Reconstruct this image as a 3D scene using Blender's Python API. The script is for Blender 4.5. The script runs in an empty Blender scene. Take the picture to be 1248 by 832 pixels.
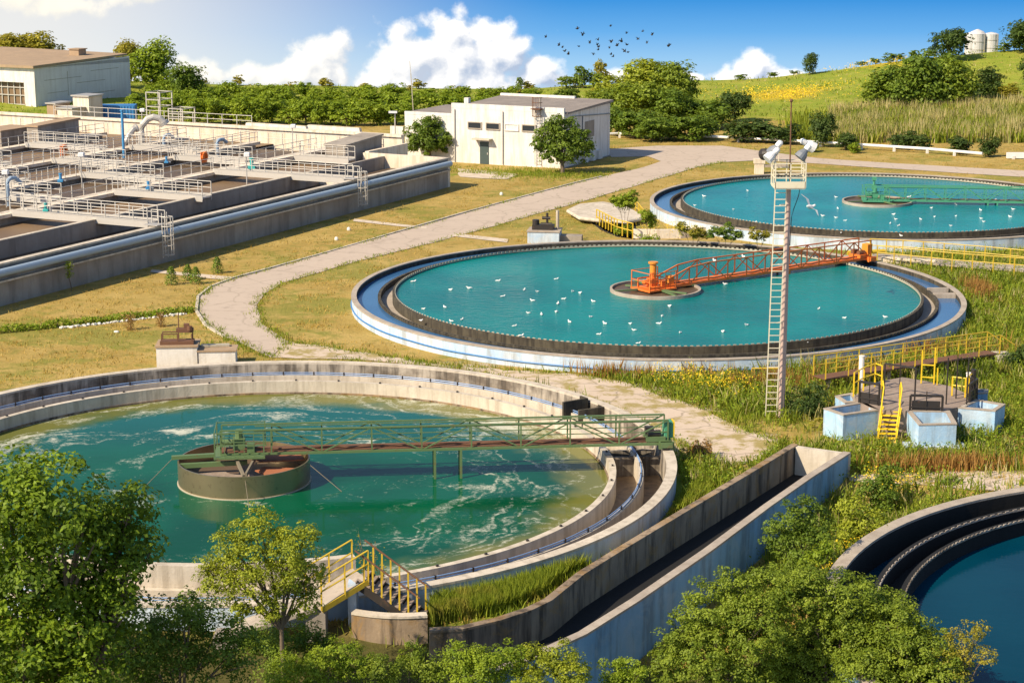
import bpy, bmesh, math, random
import numpy as np
from mathutils import Vector, Matrix, noise as mnoise
from mathutils.geometry import delaunay_2d_cdt
random.seed(7)
RNG = np.random.default_rng(11)
PI = math.pi
R_ = math.radians
sc = bpy.context.scene
COL = sc.collection

# ------------------------------------------------------------------ camera
F, H, PITCH = 2300.0, 24.95, math.atan(516/2300)
SN, CS = math.sin(PITCH), math.cos(PITCH)
cd = bpy.data.cameras.new('camera')
cam = bpy.data.objects.new('camera', cd)
COL.objects.link(cam)
cam.location = (0, 0, H)
cam.rotation_euler = (PI/2 - PITCH, 0, 0)
cd.sensor_width = 36
cd.lens = F/1248*36
cd.clip_start = 1
cd.clip_end = 3000
sc.camera = cam

def ray(px, py):
    u = (px-624)/F; v = -(py-416)/F
    return (u, CS+v*SN, -SN+v*CS)
def P(px, py, z=0.0):
    """survey helper: photo measurement -> point on the level z"""
    d = ray(px, py); t = (z-H)/d[2]
    return Vector((t*d[0], t*d[1], z))
def PY(px, py, Y):
    d = ray(px, py); t = Y/d[1]
    return Vector((t*d[0], Y, H+t*d[2]))

# ------------------------------------------------------------------ helpers
def tag(o, label=None, cat=None, group=None, kind=None):
    if label: o['label'] = label
    if cat: o['category'] = cat
    if group: o['group'] = group
    if kind: o['kind'] = kind
    return o
def thing(name, label, cat, loc=(0, 0, 0), rz=0, group=None):
    o = bpy.data.objects.new(name, None)
    COL.objects.link(o)
    o.location = loc; o.rotation_euler = (0, 0, rz)
    o.empty_display_size = .2
    return tag(o, label, cat, group)
def link(name, me, mat, parent=None, smooth=False):
    o = bpy.data.objects.new(name, me)
    COL.objects.link(o)
    if mat: me.materials.append(mat)
    if parent:
        o.parent = parent
    if smooth:
        me.polygons.foreach_set('use_smooth', [True]*len(me.polygons))
    return o
def copy_tree(o, parent=None):
    c = o.copy(); COL.objects.link(c)
    if parent: c.parent = parent
    for ch in list(o.children): copy_tree(ch, c)
    return c

class MB:
    def __init__(s): s.v = []; s.f = []
    def add(s, vs, fs):
        n = len(s.v); s.v += [tuple(v) for v in vs]; s.f += [tuple(i+n for i in f) for f in fs]
        return s
    def box(s, c, d, rz=0, top=1.0):
        x, y, z = d[0]/2, d[1]/2, d[2]/2
        ca, sa = math.cos(rz), math.sin(rz)
        vs = []
        for k, (i, j) in [(kk, ij) for kk in (-1, 1) for ij in ((-1, -1), (1, -1), (1, 1), (-1, 1))]:
            t = top if k > 0 else 1
            a, b = i*x*t, j*y*t
            vs.append((c[0]+a*ca-b*sa, c[1]+a*sa+b*ca, c[2]+k*z))
        return s.add(vs, [(3, 2, 1, 0), (4, 5, 6, 7), (0, 1, 5, 4), (1, 2, 6, 5), (2, 3, 7, 6), (3, 0, 4, 7)])
    def frame(s, p, q):
        d = (Vector(q)-Vector(p)); L = d.length; d = d/max(L, 1e-6)
        up = Vector((0, 0, 1)) if abs(d.z) < .95 else Vector((0, 1, 0))
        a = d.cross(up).normalized(); b = a.cross(d).normalized()
        return a, b
    def bar(s, p, q, w, h=None):
        h = h or w
        a, b = s.frame(p, q); p = Vector(p); q = Vector(q)
        vs = []
        for e in (p, q):
            for i, j in ((-1, -1), (1, -1), (1, 1), (-1, 1)):
                vs.append(e+a*(i*w/2)+b*(j*h/2))
        return s.add(vs, [(3, 2, 1, 0), (4, 5, 6, 7), (0, 1, 5, 4), (1, 2, 6, 5), (2, 3, 7, 6), (3, 0, 4, 7)])
    def tube(s, p, q, r, r2=None, n=8, cap=True):
        r2 = r if r2 is None else r2
        a, b = s.frame(p, q); p = Vector(p); q = Vector(q)
        vs = []
        for e, rr in ((p, r), (q, r2)):
            for k in range(n):
                t = 2*PI*k/n
                vs.append(e+a*(math.cos(t)*rr)+b*(math.sin(t)*rr))
        fs = [(k, (k+1) % n, n+(k+1) % n, n+k) for k in range(n)]
        if cap: fs += [tuple(range(n))[::-1], tuple(range(n, 2*n))]
        return s.add(vs, fs)
    def path(s, pts, r, n=8, closed=False):
        pts = [Vector(p) for p in pts]; N = len(pts); rs = r if isinstance(r, (list, tuple)) else [r]*N
        vs = []
        for i, p in enumerate(pts):
            d = (pts[(i+1) % N]-pts[i-1]) if closed else (pts[min(i+1, N-1)]-pts[max(i-1, 0)])
            d.normalize()
            up = Vector((0, 0, 1)) if abs(d.z) < .95 else Vector((0, 1, 0))
            a = d.cross(up).normalized(); b = a.cross(d)
            for k in range(n):
                t = 2*PI*k/n
                vs.append(p+a*(math.cos(t)*rs[i])+b*(math.sin(t)*rs[i]))
        fs = []
        for i in range(N if closed else N-1):
            j = (i+1) % N
            for k in range(n):
                fs.append((i*n+k, i*n+(k+1) % n, j*n+(k+1) % n, j*n+k))
        if not closed: fs += [tuple(range(n))[::-1], tuple(range((N-1)*n, N*n))]
        return s.add(vs, fs)
    def ring(s, c, r0, r1, z0, z1, a0=0, a1=2*PI, n=144):
        full = abs(a1-a0-2*PI) < 1e-6
        m = n if full else max(2, int(n*(a1-a0)/(2*PI)))
        cnt = m if full else m+1
        vs = []
        for k in range(cnt):
            t = a0+(a1-a0)*k/m
            ca, sa = math.cos(t), math.sin(t)
            for r, z in ((r0, z0), (r1, z0), (r1, z1), (r0, z1)):
                vs.append((c[0]+r*ca, c[1]+r*sa, z))
        fs = []
        for k in range(m):
            j = (k+1) % cnt
            for q in range(4):
                w = (q+1) % 4
                fs.append((k*4+q, j*4+q, j*4+w, k*4+w))
        if not full: fs += [(0, 1, 2, 3), tuple((m*4+i) for i in (3, 2, 1, 0))]
        return s.add(vs, fs)
    def disc(s, c, r, z, n=96, r0=0):
        if r0 == 0:
            return s.add([(c[0]+r*math.cos(2*PI*k/n), c[1]+r*math.sin(2*PI*k/n), z) for k in range(n)], [tuple(range(n))])
        vs = []
        for k in range(n):
            ca, sa = math.cos(2*PI*k/n), math.sin(2*PI*k/n)
            vs += [(c[0]+r0*ca, c[1]+r0*sa, z), (c[0]+r*ca, c[1]+r*sa, z)]
        return s.add(vs, [(2*k, 2*k+1, (2*k+3) % (2*n), (2*k+2) % (2*n)) for k in range(n)])
    def prism(s, pts, z0, z1):
        n = len(pts)
        vs = [(p[0], p[1], z0) for p in pts]+[(p[0], p[1], z1) for p in pts]
        return s.add(vs, [tuple(range(n))[::-1], tuple(range(n, 2*n))]+[(k, (k+1) % n, n+(k+1) % n, n+k) for k in range(n)])
    def wallpath(s, pts, th, z0, z1):
        """wall along a polyline (x, y), thickness th to its left side"""
        P2 = [Vector((p[0], p[1])) for p in pts]; n = len(P2); off = []
        for i in range(n):
            d = (P2[min(i+1, n-1)]-P2[max(i-1, 0)]).normalized()
            off.append(P2[i]+Vector((-d.y, d.x))*th)
        vs = []
        for a, b in zip(P2, off):
            vs += [(a.x, a.y, z0), (b.x, b.y, z0), (b.x, b.y, z1), (a.x, a.y, z1)]
        fs = []
        for k in range(n-1):
            for q in range(4):
                w = (q+1) % 4
                fs.append((k*4+q, k*4+4+q, k*4+4+w, k*4+w))
        fs += [(0, 1, 2, 3), tuple((n-1)*4+i for i in (3, 2, 1, 0))]
        return s.add(vs, fs)
    def quad(s, a, b, c, d): return s.add([a, b, c, d], [(0, 1, 2, 3)])
    def ball(s, c, rx, ry=None, rz=None, n=10, m=6, rot=0):
        ry = ry or rx; rz = rz or rx
        vs = [(0, 0, -1)]
        for i in range(1, m):
            t = -PI/2+PI*i/m
            for k in range(n): vs.append((math.cos(t)*math.cos(2*PI*k/n), math.cos(t)*math.sin(2*PI*k/n), math.sin(t)))
        vs.append((0, 0, 1))
        ca, sa = math.cos(rot), math.sin(rot)
        V = []
        for x, y, z in vs:
            x, y, z = x*rx, y*ry, z*rz
            V.append((c[0]+x*ca-y*sa, c[1]+x*sa+y*ca, c[2]+z))
        fs = [(0, 1+(k+1) % n, 1+k) for k in range(n)]
        for i in range(m-2):
            for k in range(n):
                fs.append((1+i*n+k, 1+i*n+(k+1) % n, 1+(i+1)*n+(k+1) % n, 1+(i+1)*n+k))
        L = len(V)-1
        fs += [(L, 1+(m-2)*n+k, 1+(m-2)*n+(k+1) % n) for k in range(n)]
        return s.add(V, fs)
    def build(s, name, mat, parent=None, smooth=False, bevel=0):
        me = bpy.data.meshes.new(name)
        me.from_pydata(s.v, [], s.f)
        me.validate()
        bm = bmesh.new(); bm.from_mesh(me)
        bmesh.ops.recalc_face_normals(bm, faces=bm.faces)
        if bevel:
            try: bmesh.ops.bevel(bm, geom=list(bm.edges), offset=bevel, segments=1, affect='EDGES', clamp_overlap=True)
            except Exception: pass
        bm.to_mesh(me); bm.free()
        return link(name, me, mat, parent, smooth)

def npmesh(name, V, faces_n, mat, parent=None, tint=None, smooth=False):
    """V (n, k, 3): n faces of k vertices"""
    n, k, _ = V.shape
    me = bpy.data.meshes.new(name)
    me.vertices.add(n*k); me.loops.add(n*k); me.polygons.add(n)
    me.vertices.foreach_set('co', V.reshape(-1).astype(np.float32))
    me.loops.foreach_set('vertex_index', np.arange(n*k, dtype=np.int32))
    me.polygons.foreach_set('loop_start', np.arange(0, n*k, k, dtype=np.int32))
    if tint is not None:
        a = me.attributes.new('tint', 'FLOAT', 'POINT')
        a.data.foreach_set('value', np.repeat(tint, k).astype(np.float32))
    me.update(calc_edges=True)
    me.validate()
    return link(name, me, mat, parent, smooth)

def unit(a): return a/np.maximum(np.linalg.norm(a, axis=-1, keepdims=True), 1e-6)
def leaves(name, C, Nrm, size, mat, parent=None, tint=None, aspect=.55):
    n = len(C)
    rnd = unit(RNG.normal(size=(n, 3)))
    ax = unit(np.cross(Nrm, rnd)); sd = np.cross(Nrm, ax)
    s = (size*RNG.uniform(.6, 1.3, n))[:, None]
    V = np.stack([C-ax*s*.5, C+sd*s*aspect*.5+Nrm*s*.12, C+ax*s*.5, C-sd*s*aspect*.5+Nrm*s*.12], 1)
    if tint is None: tint = RNG.uniform(0, 1, n)
    return npmesh(name, V, 4, mat, parent, tint)
def crown_points(lobes, nclump, per, rc, shell=.55, seed=0, zmin=None, up=.5, flat=.7):
    rg = np.random.default_rng(seed)
    w = np.array([l[1][0]*l[1][1]*l[1][2] for l in lobes])**.67; w = w/w.sum()
    idx = rg.choice(len(lobes), nclump, p=w)
    cen = np.array([l[0] for l in lobes])[idx]; rad = np.array([l[1] for l in lobes])[idx]
    d = unit(rg.normal(size=(nclump, 3)))
    r = (shell+(1-shell)*rg.uniform(0, 1, nclump)**.6)*rg.uniform(.82, 1.13, nclump)
    cl = cen+d*rad*r[:, None]
    ct = rg.uniform(0, 1, nclump)
    crs = rc*rg.uniform(.55, 1.45, nclump)
    m = (per*rg.uniform(.5, 1.5, nclump)).astype(int)
    ii = np.repeat(np.arange(nclump), m)
    o = rg.normal(size=(len(ii), 3))
    o = unit(o)*(rg.uniform(0, 1, len(ii))**.33)[:, None]; o[:, 2] = np.where(o[:, 2] < -.35, -o[:, 2], o[:, 2])
    o[:, 2] *= flat
    C = cl[ii]+o*crs[ii][:, None]
    Nn = unit(d[ii]*.5+o*.5+np.array([0, 0, up])+rg.normal(size=(len(ii), 3))*.45)
    t = np.clip(ct[ii]*.6+rg.uniform(0, .4, len(ii)), 0, 1)
    if zmin is not None:
        k = C[:, 2] > zmin; C, Nn, t = C[k], Nn[k], t[k]
    return C, Nn, t, cl
def blades(name, pos, h, w, mat, lean=.35, parent=None, tint=None):
    n = len(pos)
    a = RNG.uniform(0, 2*PI, n); b = RNG.uniform(0, 2*PI, n)
    hh = h*RNG.uniform(.5, 1.25, n) if np.isscalar(h) else h
    ww = w*RNG.uniform(.7, 1.3, n)
    side = np.stack([np.cos(a), np.sin(a), np.zeros(n)], 1)*ww[:, None]*.5
    ln = np.stack([np.cos(b), np.sin(b), np.zeros(n)], 1)*(hh*RNG.uniform(0, lean, n))[:, None]
    tip = pos+ln+np.stack([np.zeros(n), np.zeros(n), hh], 1)
    mid = pos+ln*.35+np.stack([np.zeros(n), np.zeros(n), hh*.55], 1)
    V = np.stack([pos-side, pos+side, mid+side*.8, tip, mid-side*.8], 1)
    if tint is None: tint = RNG.uniform(0, 1, n)
    return npmesh(name, V, 5, mat, parent, tint)

# ------------------------------------------------------------------ materials
class NB:
    def __init__(s, tree): s.t = tree; s.L = tree.links
    def n(s, typ, **kw):
        nd = s.t.nodes.new(typ)
        for k, v in kw.items():
            if k.startswith('i_'):
                key = k[2:]; key = int(key) if key.isdigit() else key.replace('_', ' ')
                s.set(nd.inputs[key], v)
            else: setattr(nd, k, v)
        return nd
    def set(s, inp, v):
        if isinstance(v, bpy.types.NodeSocket): s.L.new(v, inp)
        else:
            if hasattr(inp.default_value, '__len__') and not hasattr(v, '__len__'): v = (v,)*len(inp.default_value)
            if hasattr(inp.default_value, '__len__') and len(inp.default_value) == 4 and len(v) == 3: v = (*v, 1)
            inp.default_value = v
    def math(s, op, a, b=0.0, c=0.0, clamp=False):
        nd = s.n('ShaderNodeMath', operation=op, use_clamp=clamp)
        s.set(nd.inputs[0], a); s.set(nd.inputs[1], b); s.set(nd.inputs[2], c)
        return nd.outputs[0]
    def mix(s, f, a, b, blend='MIX'):
        nd = s.n('ShaderNodeMix', data_type='RGBA', blend_type=blend)
        s.set(nd.inputs[0], f); s.set(nd.inputs[6], a); s.set(nd.inputs[7], b)
        return nd.outputs[2]
    def ramp(s, f, lo, hi):
        nd = s.n('ShaderNodeMapRange', interpolation_type='SMOOTHSTEP')
        s.set(nd.inputs[0], f); nd.inputs[1].default_value = lo; nd.inputs[2].default_value = hi
        return nd.outputs[0]
    def noise(s, vec, scale, detail=3, rough=.55, dist=0.0):
        nd = s.n('ShaderNodeTexNoise')
        s.set(nd.inputs['Vector'], vec)
        nd.inputs['Scale'].default_value = scale; nd.inputs['Detail'].default_value = detail
        nd.inputs['Roughness'].default_value = rough; nd.inputs['Distortion'].default_value = dist
        return nd.outputs[0]
    def vscale(s, vec, sx, sy, sz):
        nd = s.n('ShaderNodeVectorMath', operation='MULTIPLY')
        s.set(nd.inputs[0], vec); nd.inputs[1].default_value = (sx, sy, sz)
        return nd.outputs[0]
    def bump(s, hgt, strength=.3, dist=.05):
        nd = s.n('ShaderNodeBump'); nd.inputs['Strength'].default_value = strength; nd.inputs['Distance'].default_value = dist
        s.set(nd.inputs['Height'], hgt); return nd.outputs[0]
def newmat(name):
    m = bpy.data.materials.new(name); m.use_nodes = True
    b = NB(m.node_tree); pb = m.node_tree.nodes['Principled BSDF']
    geo = b.n('ShaderNodeNewGeometry')
    return m, b, pb, geo.outputs['Position']
MATS = {}
def concrete(name, c1, c2, stain=(.1, .08, .06), amt=.5, rough=.9, scale=.5, patch=None, patch_amt=.0, streak=2.2, panel=False):
    m, b, pb, pos = newmat(name)
    n1 = b.noise(pos, scale, 5, .6)
    col = b.mix(b.ramp(n1, .35, .65), c1, c2)
    st = b.noise(b.vscale(pos, streak, streak, .22), 1.0, 4, .65)
    col = b.mix(b.math('MULTIPLY', b.ramp(st, .44, .66), amt), col, stain)
    if patch:
        n3 = b.noise(pos, scale*1.7, 6, .7, .6)
        col = b.mix(b.math('MULTIPLY', b.ramp(n3, .5, .62), patch_amt), col, patch)
    if panel:
        dt = b.n('ShaderNodeVectorMath', operation='DOT_PRODUCT'); b.set(dt.inputs[0], pos); dt.inputs[1].default_value = (.441, .8975, 0)
        fl = b.math('FLOOR', b.math('DIVIDE', dt.outputs['Value'], 2.35)); wn = b.n('ShaderNodeTexWhiteNoise', noise_dimensions='1D'); b.set(wn.inputs['W'], fl)
        col = b.mix(b.math('MULTIPLY', wn.outputs['Value'], .42), col, (.17, .13, .10))
    n2 = b.noise(pos, 9, 4, .7)
    col = b.mix(b.math('MULTIPLY', n2, .35), col, (c1[0]*.45, c1[1]*.42, c1[2]*.4))
    b.set(pb.inputs['Base Color'], col); pb.inputs['Roughness'].default_value = rough
    b.set(pb.inputs['Normal'], b.bump(n2, .35, .04))
    MATS[name] = m; return m
def paint(name, c, rust=(.12, .05, .02), amt=.3, rough=.5, metal=0.0, var=.25):
    m, b, pb, pos = newmat(name)
    n1 = b.noise(pos, 1.3, 4); n2 = b.noise(pos, 3.5, 6, .7)
    col = b.mix(b.math('MULTIPLY', n1, var), c, tuple(x*.45 for x in c))
    col = b.mix(b.math('MULTIPLY', b.ramp(n2, .55, .68), amt), col, rust)
    b.set(pb.inputs['Base Color'], col); pb.inputs['Roughness'].default_value = rough; pb.inputs['Metallic'].default_value = metal
    MATS[name] = m; return m
def foliage(name, dark, light, dry=None, transl=.3):
    m, b, pb, pos = newmat(name)
    at = b.n('ShaderNodeAttribute', attribute_name='tint').outputs['Fac']
    col = b.mix(at, dark, light)
    if dry:
        n = b.noise(pos, .7, 2); col = b.mix(b.math('MULTIPLY', b.ramp(n, .52, .7), .7), col, dry)
    b.set(pb.inputs['Base Color'], col); pb.inputs['Roughness'].default_value = .55
    pb.inputs['Specular IOR Level'].default_value = .25
    tr = b.n('ShaderNodeBsdfTranslucent'); b.set(tr.inputs[0], b.mix(.5, col, (light[0]*1.6, light[1]*1.5, light[2]*.6)))
    mx = b.n('ShaderNodeMixShader'); mx.inputs[0].default_value = transl
    out = m.node_tree.nodes['Material Output']
    b.L.new(pb.outputs[0], mx.inputs[1]); b.L.new(tr.outputs[0], mx.inputs[2]); b.L.new(mx.outputs[0], out.inputs[0])
    MATS[name] = m; return m

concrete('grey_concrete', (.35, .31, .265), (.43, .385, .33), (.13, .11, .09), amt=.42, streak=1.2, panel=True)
concrete('pale_concrete', (.66, .59, .49), (.54, .48, .39), (.19, .15, .10), .42)
concrete('rim_concrete', (.46, .40, .33), (.36, .31, .26), (.2, .15, .1), .3, scale=.8)
concrete('old_concrete', (.36, .27, .18), (.22, .165, .115), (.035, .027, .02), .95, patch=(.34, .19, .045), patch_amt=.5, streak=1.7)
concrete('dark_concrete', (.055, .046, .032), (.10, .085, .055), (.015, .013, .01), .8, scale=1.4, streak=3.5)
concrete('stained_concrete', (.16, .13, .10), (.52, .46, .38), (.045, .038, .03), .8, scale=.7)
concrete('channel_floor', (.34, .24, .14), (.22, .155, .095), (.08, .055, .04), .6, .5, scale=.5)
concrete('white_paint', (.82, .80, .77), (.75, .73, .70), (.42, .37, .31), .45, patch=(.60, .56, .50), patch_amt=.25)
concrete('blue_white_paint', (.50, .64, .80), (.62, .68, .74), (.24, .24, .22), .6, patch=(.38, .56, .78), patch_amt=.5, streak=1.6)
concrete('pale_blue_paint', (.33, .56, .82), (.44, .64, .85), (.26, .29, .30), .5, patch=(.66, .72, .76), patch_amt=.45, streak=2.8)
concrete('blue_paint', (.19, .40, .64), (.27, .47, .68), (.08, .11, .14), .55, patch=(.36, .50, .62), patch_amt=.4, streak=1.3)
concrete('teal_paint', (.16, .40, .46), (.24, .48, .55), (.10, .14, .14), .5, patch=(.5, .55, .5), patch_amt=.3)
concrete('hall_wall', (.82, .78, .78), (.76, .72, .72), (.55, .48, .46), .3)
concrete('roof_grey', (.30, .26, .23), (.24, .21, .19), (.15, .13, .12), .3)
concrete('roof_tan', (.42, .30, .19), (.36, .26, .17), (.25, .18, .12), .3)
concrete('silo_paint', (.66, .66, .68), (.58, .58, .6), (.35, .33, .33), .4)
concrete('slab_brown', (.34, .27, .22), (.28, .22, .18), (.15, .11, .09), .4)
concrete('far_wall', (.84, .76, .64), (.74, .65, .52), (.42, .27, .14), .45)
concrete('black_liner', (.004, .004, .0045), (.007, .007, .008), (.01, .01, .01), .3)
paint('green_steel', (.115, .185, .075), (.16, .09, .04), .55)
paint('bright_green_steel', (.07, .30, .17), (.16, .09, .04), .35)
paint('orange_steel', (.78, .19, .03), (.36, .08, .03), .4)
paint('orange_bright', (.75, .28, .03), (.35, .1, .03), .3)
paint('yellow_paint', (.62, .43, .03), (.26, .13, .04), .5)
paint('yellow_bright', (.85, .58, .02), (.4, .2, .04), .1)
paint('cream_steel', (.72, .66, .50), (.35, .2, .1), .25)
paint('mast_red', (.48, .35, .31), (.55, .45, .40), .5)
paint('galvanised', (.46, .44, .41), (.3, .24, .18), .15, .45, .25)
paint('rail_grey', (.52, .495, .455), (.36, .28, .2), .15, .5, .1)
paint('pipe_blue_grey', (.34, .44, .55), (.3, .3, .3), .25, .6, 0)
paint('pipe_blue', (.20, .33, .58), (.5, .5, .52), .3, .45)
paint('stripe_blue', (.04, .20, .50), (.3, .4, .5), .2)
paint('blue_gear', (.06, .28, .55), (.1, .1, .1), .1)
paint('teal_gear', (.05, .42, .40), (.1, .1, .1), .1)
paint('black_steel', (.03, .025, .022), (.10, .05, .03), .5)
paint('rust_steel', (.16, .075, .04), (.09, .045, .025), .6, .8)
paint('rust_plate', (.36, .13, .06), (.22, .12, .08), .6, .85)
paint('brass_drum', (.42, .33, .19), (.17, .115, .07), .6, .30, .75)
paint('life_orange', (.85, .22, .04), (.8, .7, .6), .2)
paint('lamp_white', (.80, .80, .80), (.6, .6, .6), .1)
paint('lamp_grey', (.18, .20, .23), (.1, .1, .1), .2)
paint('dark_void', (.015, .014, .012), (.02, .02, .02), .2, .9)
paint('bark', (.16, .12, .085), (.08, .06, .045), .5, .95)
paint('weir_white', (.46, .42, .33), (.3, .25, .15), .4)
paint('feather', (.82, .82, .80), (.7, .7, .7), .1, .7, var=.08)
paint('black_feather', (.015, .015, .018), (.02, .02, .02), .1, .7)
paint('door_green', (.06, .09, .09), (.05, .05, .05), .1)
paint('window_dark', (.03, .035, .04), (.06, .06, .06), .3, .25)
paint('stone_white', (.72, .70, .66), (.5, .46, .4), .3, .9)
paint('rope', (.20, .17, .12), (.3, .25, .2), .2, .9)
foliage('leaf_near', (.030, .072, .006), (.24, .34, .020))
foliage('leaf_yellow', (.14, .19, .012), (.40, .44, .04))
foliage('leaf_olive', (.08, .135, .012), (.28, .35, .035))
foliage('leaf_mid', (.060, .115, .012), (.20, .28, .03))
foliage('leaf_dark', (.032, .066, .014), (.10, .15, .028))
foliage('leaf_bright', (.11, .19, .012), (.32, .40, .03))
foliage('leaf_warm', (.17, .18, .02), (.42, .36, .04))
foliage('leaf_dry', (.24, .13, .04), (.42, .27, .09))
foliage('grass_green', (.11, .17, .016), (.31, .36, .035), (.38, .31, .07))
foliage('grass_dry', (.38, .26, .06), (.54, .39, .11), (.24, .22, .045))
foliage('reed', (.36, .31, .12), (.60, .52, .26), (.24, .29, .06))
foliage('rust_weed', (.30, .15, .04), (.46, .28, .09))
foliage('petal', (.70, .48, .01), (.85, .62, .03), transl=.15)
foliage('petal_white', (.7, .68, .6), (.85, .83, .78), transl=.15)

def water(name, c1, c2, rough=.12, spec=.5, bump=.25, scale=1.2):
    m, b, pb, pos = newmat(name)
    n = b.noise(b.vscale(pos, 1, 1.4, 1), scale*1.6, 4, .6); nl = b.noise(pos, .12, 3)
    b.set(pb.inputs['Base Color'], b.mix(b.ramp(nl, .3, .7), c1, c2))
    pb.inputs['Roughness'].default_value = rough; pb.inputs['Specular IOR Level'].default_value = spec
    pb.inputs['IOR'].default_value = 1.33
    b.set(pb.inputs['Normal'], b.bump(n, bump, .05))
    MATS[name] = m; return m
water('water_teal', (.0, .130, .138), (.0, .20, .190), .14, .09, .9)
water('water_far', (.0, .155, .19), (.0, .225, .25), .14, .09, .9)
water('water_blue', (.035, .115, .26), (.05, .15, .31), .15, .35, .1)
water('water_deep', (.0, .030, .06), (.001, .042, .075), .1, .12, .12)
water('sludge', (.17, .115, .07), (.22, .15, .09), .45, .3, .3, .6)
water('sludge_dark', (.10, .07, .045), (.13, .09, .06), .4, .3, .3, .6)
# ------------------------------------------------------------------ plan of the place
N_C, N_R = Vector((-11.7, 83.0)), 19.15       # sludge clarifier with the green bridge
M_C, M_R = Vector((9.47, 122.37)), 20.0       # clarifier with the orange bridge
F_C, F_R = Vector((31.6, 162.0)), 19.6        # clarifier with the long green bridge
D_C, D_R = Vector((30.1, 62.4)), 19.0         # dark clarifier
A0 = Vector((-33.8, 122.1)); AU = Vector((.441, .8975)); AW = Vector((-.8975, .441))
def AB(u, w, z=0): return Vector((A0.x+AU.x*u+AW.x*w, A0.y+AU.y*u+AW.y*w, z))
A_RZ = math.atan2(AU.y, AU.x)
TOPZ = .95
fl_left = [P(x, y, TOPZ) for x, y in ((523, 764), (560, 762), (603, 752), (640, 740), (663, 729), (703, 697), (750, 668), (832, 619), (900, 579), (965, 540))]
fl_right = [P(x, y, TOPZ) for x, y in ((1037, 551), (990, 581), (940, 616), (868, 670), (780, 731), (715, 772), (640, 806), (560, 832))]
fl_hole = [Vector((p.x, p.y)) for p in fl_left]+[Vector((p.x, p.y)) for p in fl_right]
pit_poly = [P(x, y, 0) for x, y in ((714, 266), (735, 256), (776, 260), (774, 292), (752, 289), (733, 281))]

def sstep(a, b, x):
    t = min(1, max(0, (x-a)/(b-a))); return t*t*(3-2*t)
RIDGE = [(-400, 60), (0, 78), (90, 84), (170, 100), (300, 103), (500, 107), (640, 109), (700, 104), (840, 98), (930, 95), (1000, 87), (1080, 75), (1150, 66), (1248, 57), (1700, 40)]
YR = 285.0
def ridge_z(x, y):
    px = 624+2300*x/(y*1.0)
    for (a, ya), (b, yb) in zip(RIDGE, RIDGE[1:]):
        if px <= b:
            t = max(0, (px-a)/(b-a)); py = ya+(yb-ya)*t; break
    else: py = RIDGE[-1][1]
    return PY(624, py, YR).z
def seg_dist(p, a, b):
    ab = b-a; t = max(0, min(1, (p-a).dot(ab)/ab.dot(ab))); return (p-(a+ab*t)).length
DIP_A, DIP_B = Vector((15.2, 78.5)), Vector((5, 63))
FA, FB = Vector((fl_left[4].x, fl_left[4].y)), Vector((fl_left[-1].x, fl_left[-1].y))
def hgt(x, y):
    z = .05*mnoise.noise(Vector((x*.13, y*.13, 0)))
    if y < 64: z -= 4.0*sstep(64.5, 56, y)
    if y < 50: z -= (50-y)*.06
    p = Vector((x, y))
    side = (FB-FA).x*(p-FA).y-(FB-FA).y*(p-FA).x
    if side < 0:
        z -= 1.5*math.exp(-(seg_dist(p, DIP_A, DIP_B)/3.2)**2)
        z += .35*sstep(4.5, 0, abs((p-D_C).length-D_R))
    elif y < 80: z += .30*sstep(80, 74, y)*sstep(19, 20, (p-N_C).length)
    if y > 215:
        zr = ridge_z(x, min(y, YR))
        if y <= YR:
            t = (y-215)/(YR-215)
            z += zr*(t*t*.45+.55*t)+.25*mnoise.noise(Vector((x*.03, y*.05, 3)))*t
        else: z += zr-(y-YR)*.30
    if y > 120 and x > 40: z += .5*sstep(40, 60, x)*sstep(215, 190, y)
    return z
def G(px, py):
    """point on the ground surface"""
    p = P(px, py, 0)
    for _ in range(6): p = P(px, py, hgt(p.x, p.y))
    return p

# ------------------------------------------------------------------ ground sheet
def gauss(p, c, rx, ry=None, rot=0):
    ry = ry or rx; d = Vector((p[0]-c[0], p[1]-c[1]))
    ca, sa = math.cos(rot), math.sin(rot)
    a, b = d.x*ca+d.y*sa, -d.x*sa+d.y*ca
    return math.exp(-(a/rx)**2-(b/ry)**2)
def inpoly(p, poly):
    c = False; n = len(poly)
    for i in range(n):
        a, b = poly[i], poly[i-1]
        if (a[1] > p[1]) != (b[1] > p[1]) and p[0] < (b[0]-a[0])*(p[1]-a[1])/(b[1]-a[1])+a[0]: c = not c
    return c
LUSH = [(P(1180, 340), 9, 7, 1), (P(1230, 400), 8, 8, 1), (P(1130, 330), 5, 4, .9), (P(1200, 470), 6, 8, .8), (P(860, 462), 8, 3, .85), (P(930, 500), 5, 4, .7), (P(640, 725), 6, 4, 1), (P(860, 600), 3, 4, .9),
        (P(1100, 660), 6, 8, .8), (P(620, 212), 9, 3, .7), (P(520, 205), 6, 2, .5), (P(720, 215), 5, 2.5, .6), (P(1170, 560), 8, 1.6, .9), (P(1040, 560), 4, 2, .7), (P(1180, 298), 8, 4, .9), (P(260, 350), 5, 4, .35), (P(400, 280), 5, 3, .3), (P(20, 375), 6, 3, .25),
        (P(430, 365), 4, 3, .3), (P(300, 425), 4, 2, .5), (P(150, 395), 8, 1.5, .3), (P(820, 182), 9, 3, .5), (P(470, 465), 6, 2, .25)]
DIRT = [(P(720, 475), 6, 2.5, .9), (P(870, 540), 4, 3, .8), (P(800, 500), 4, 2, .8), (P(560, 445), 8, 1.5, .6), (P(1140, 590), 8, 1.2, .5), (P(1000, 470), 3, 1, .5), (P(700, 450), 6, 1, .4), (P(600, 216), 5, 1.2, .6)]
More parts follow.
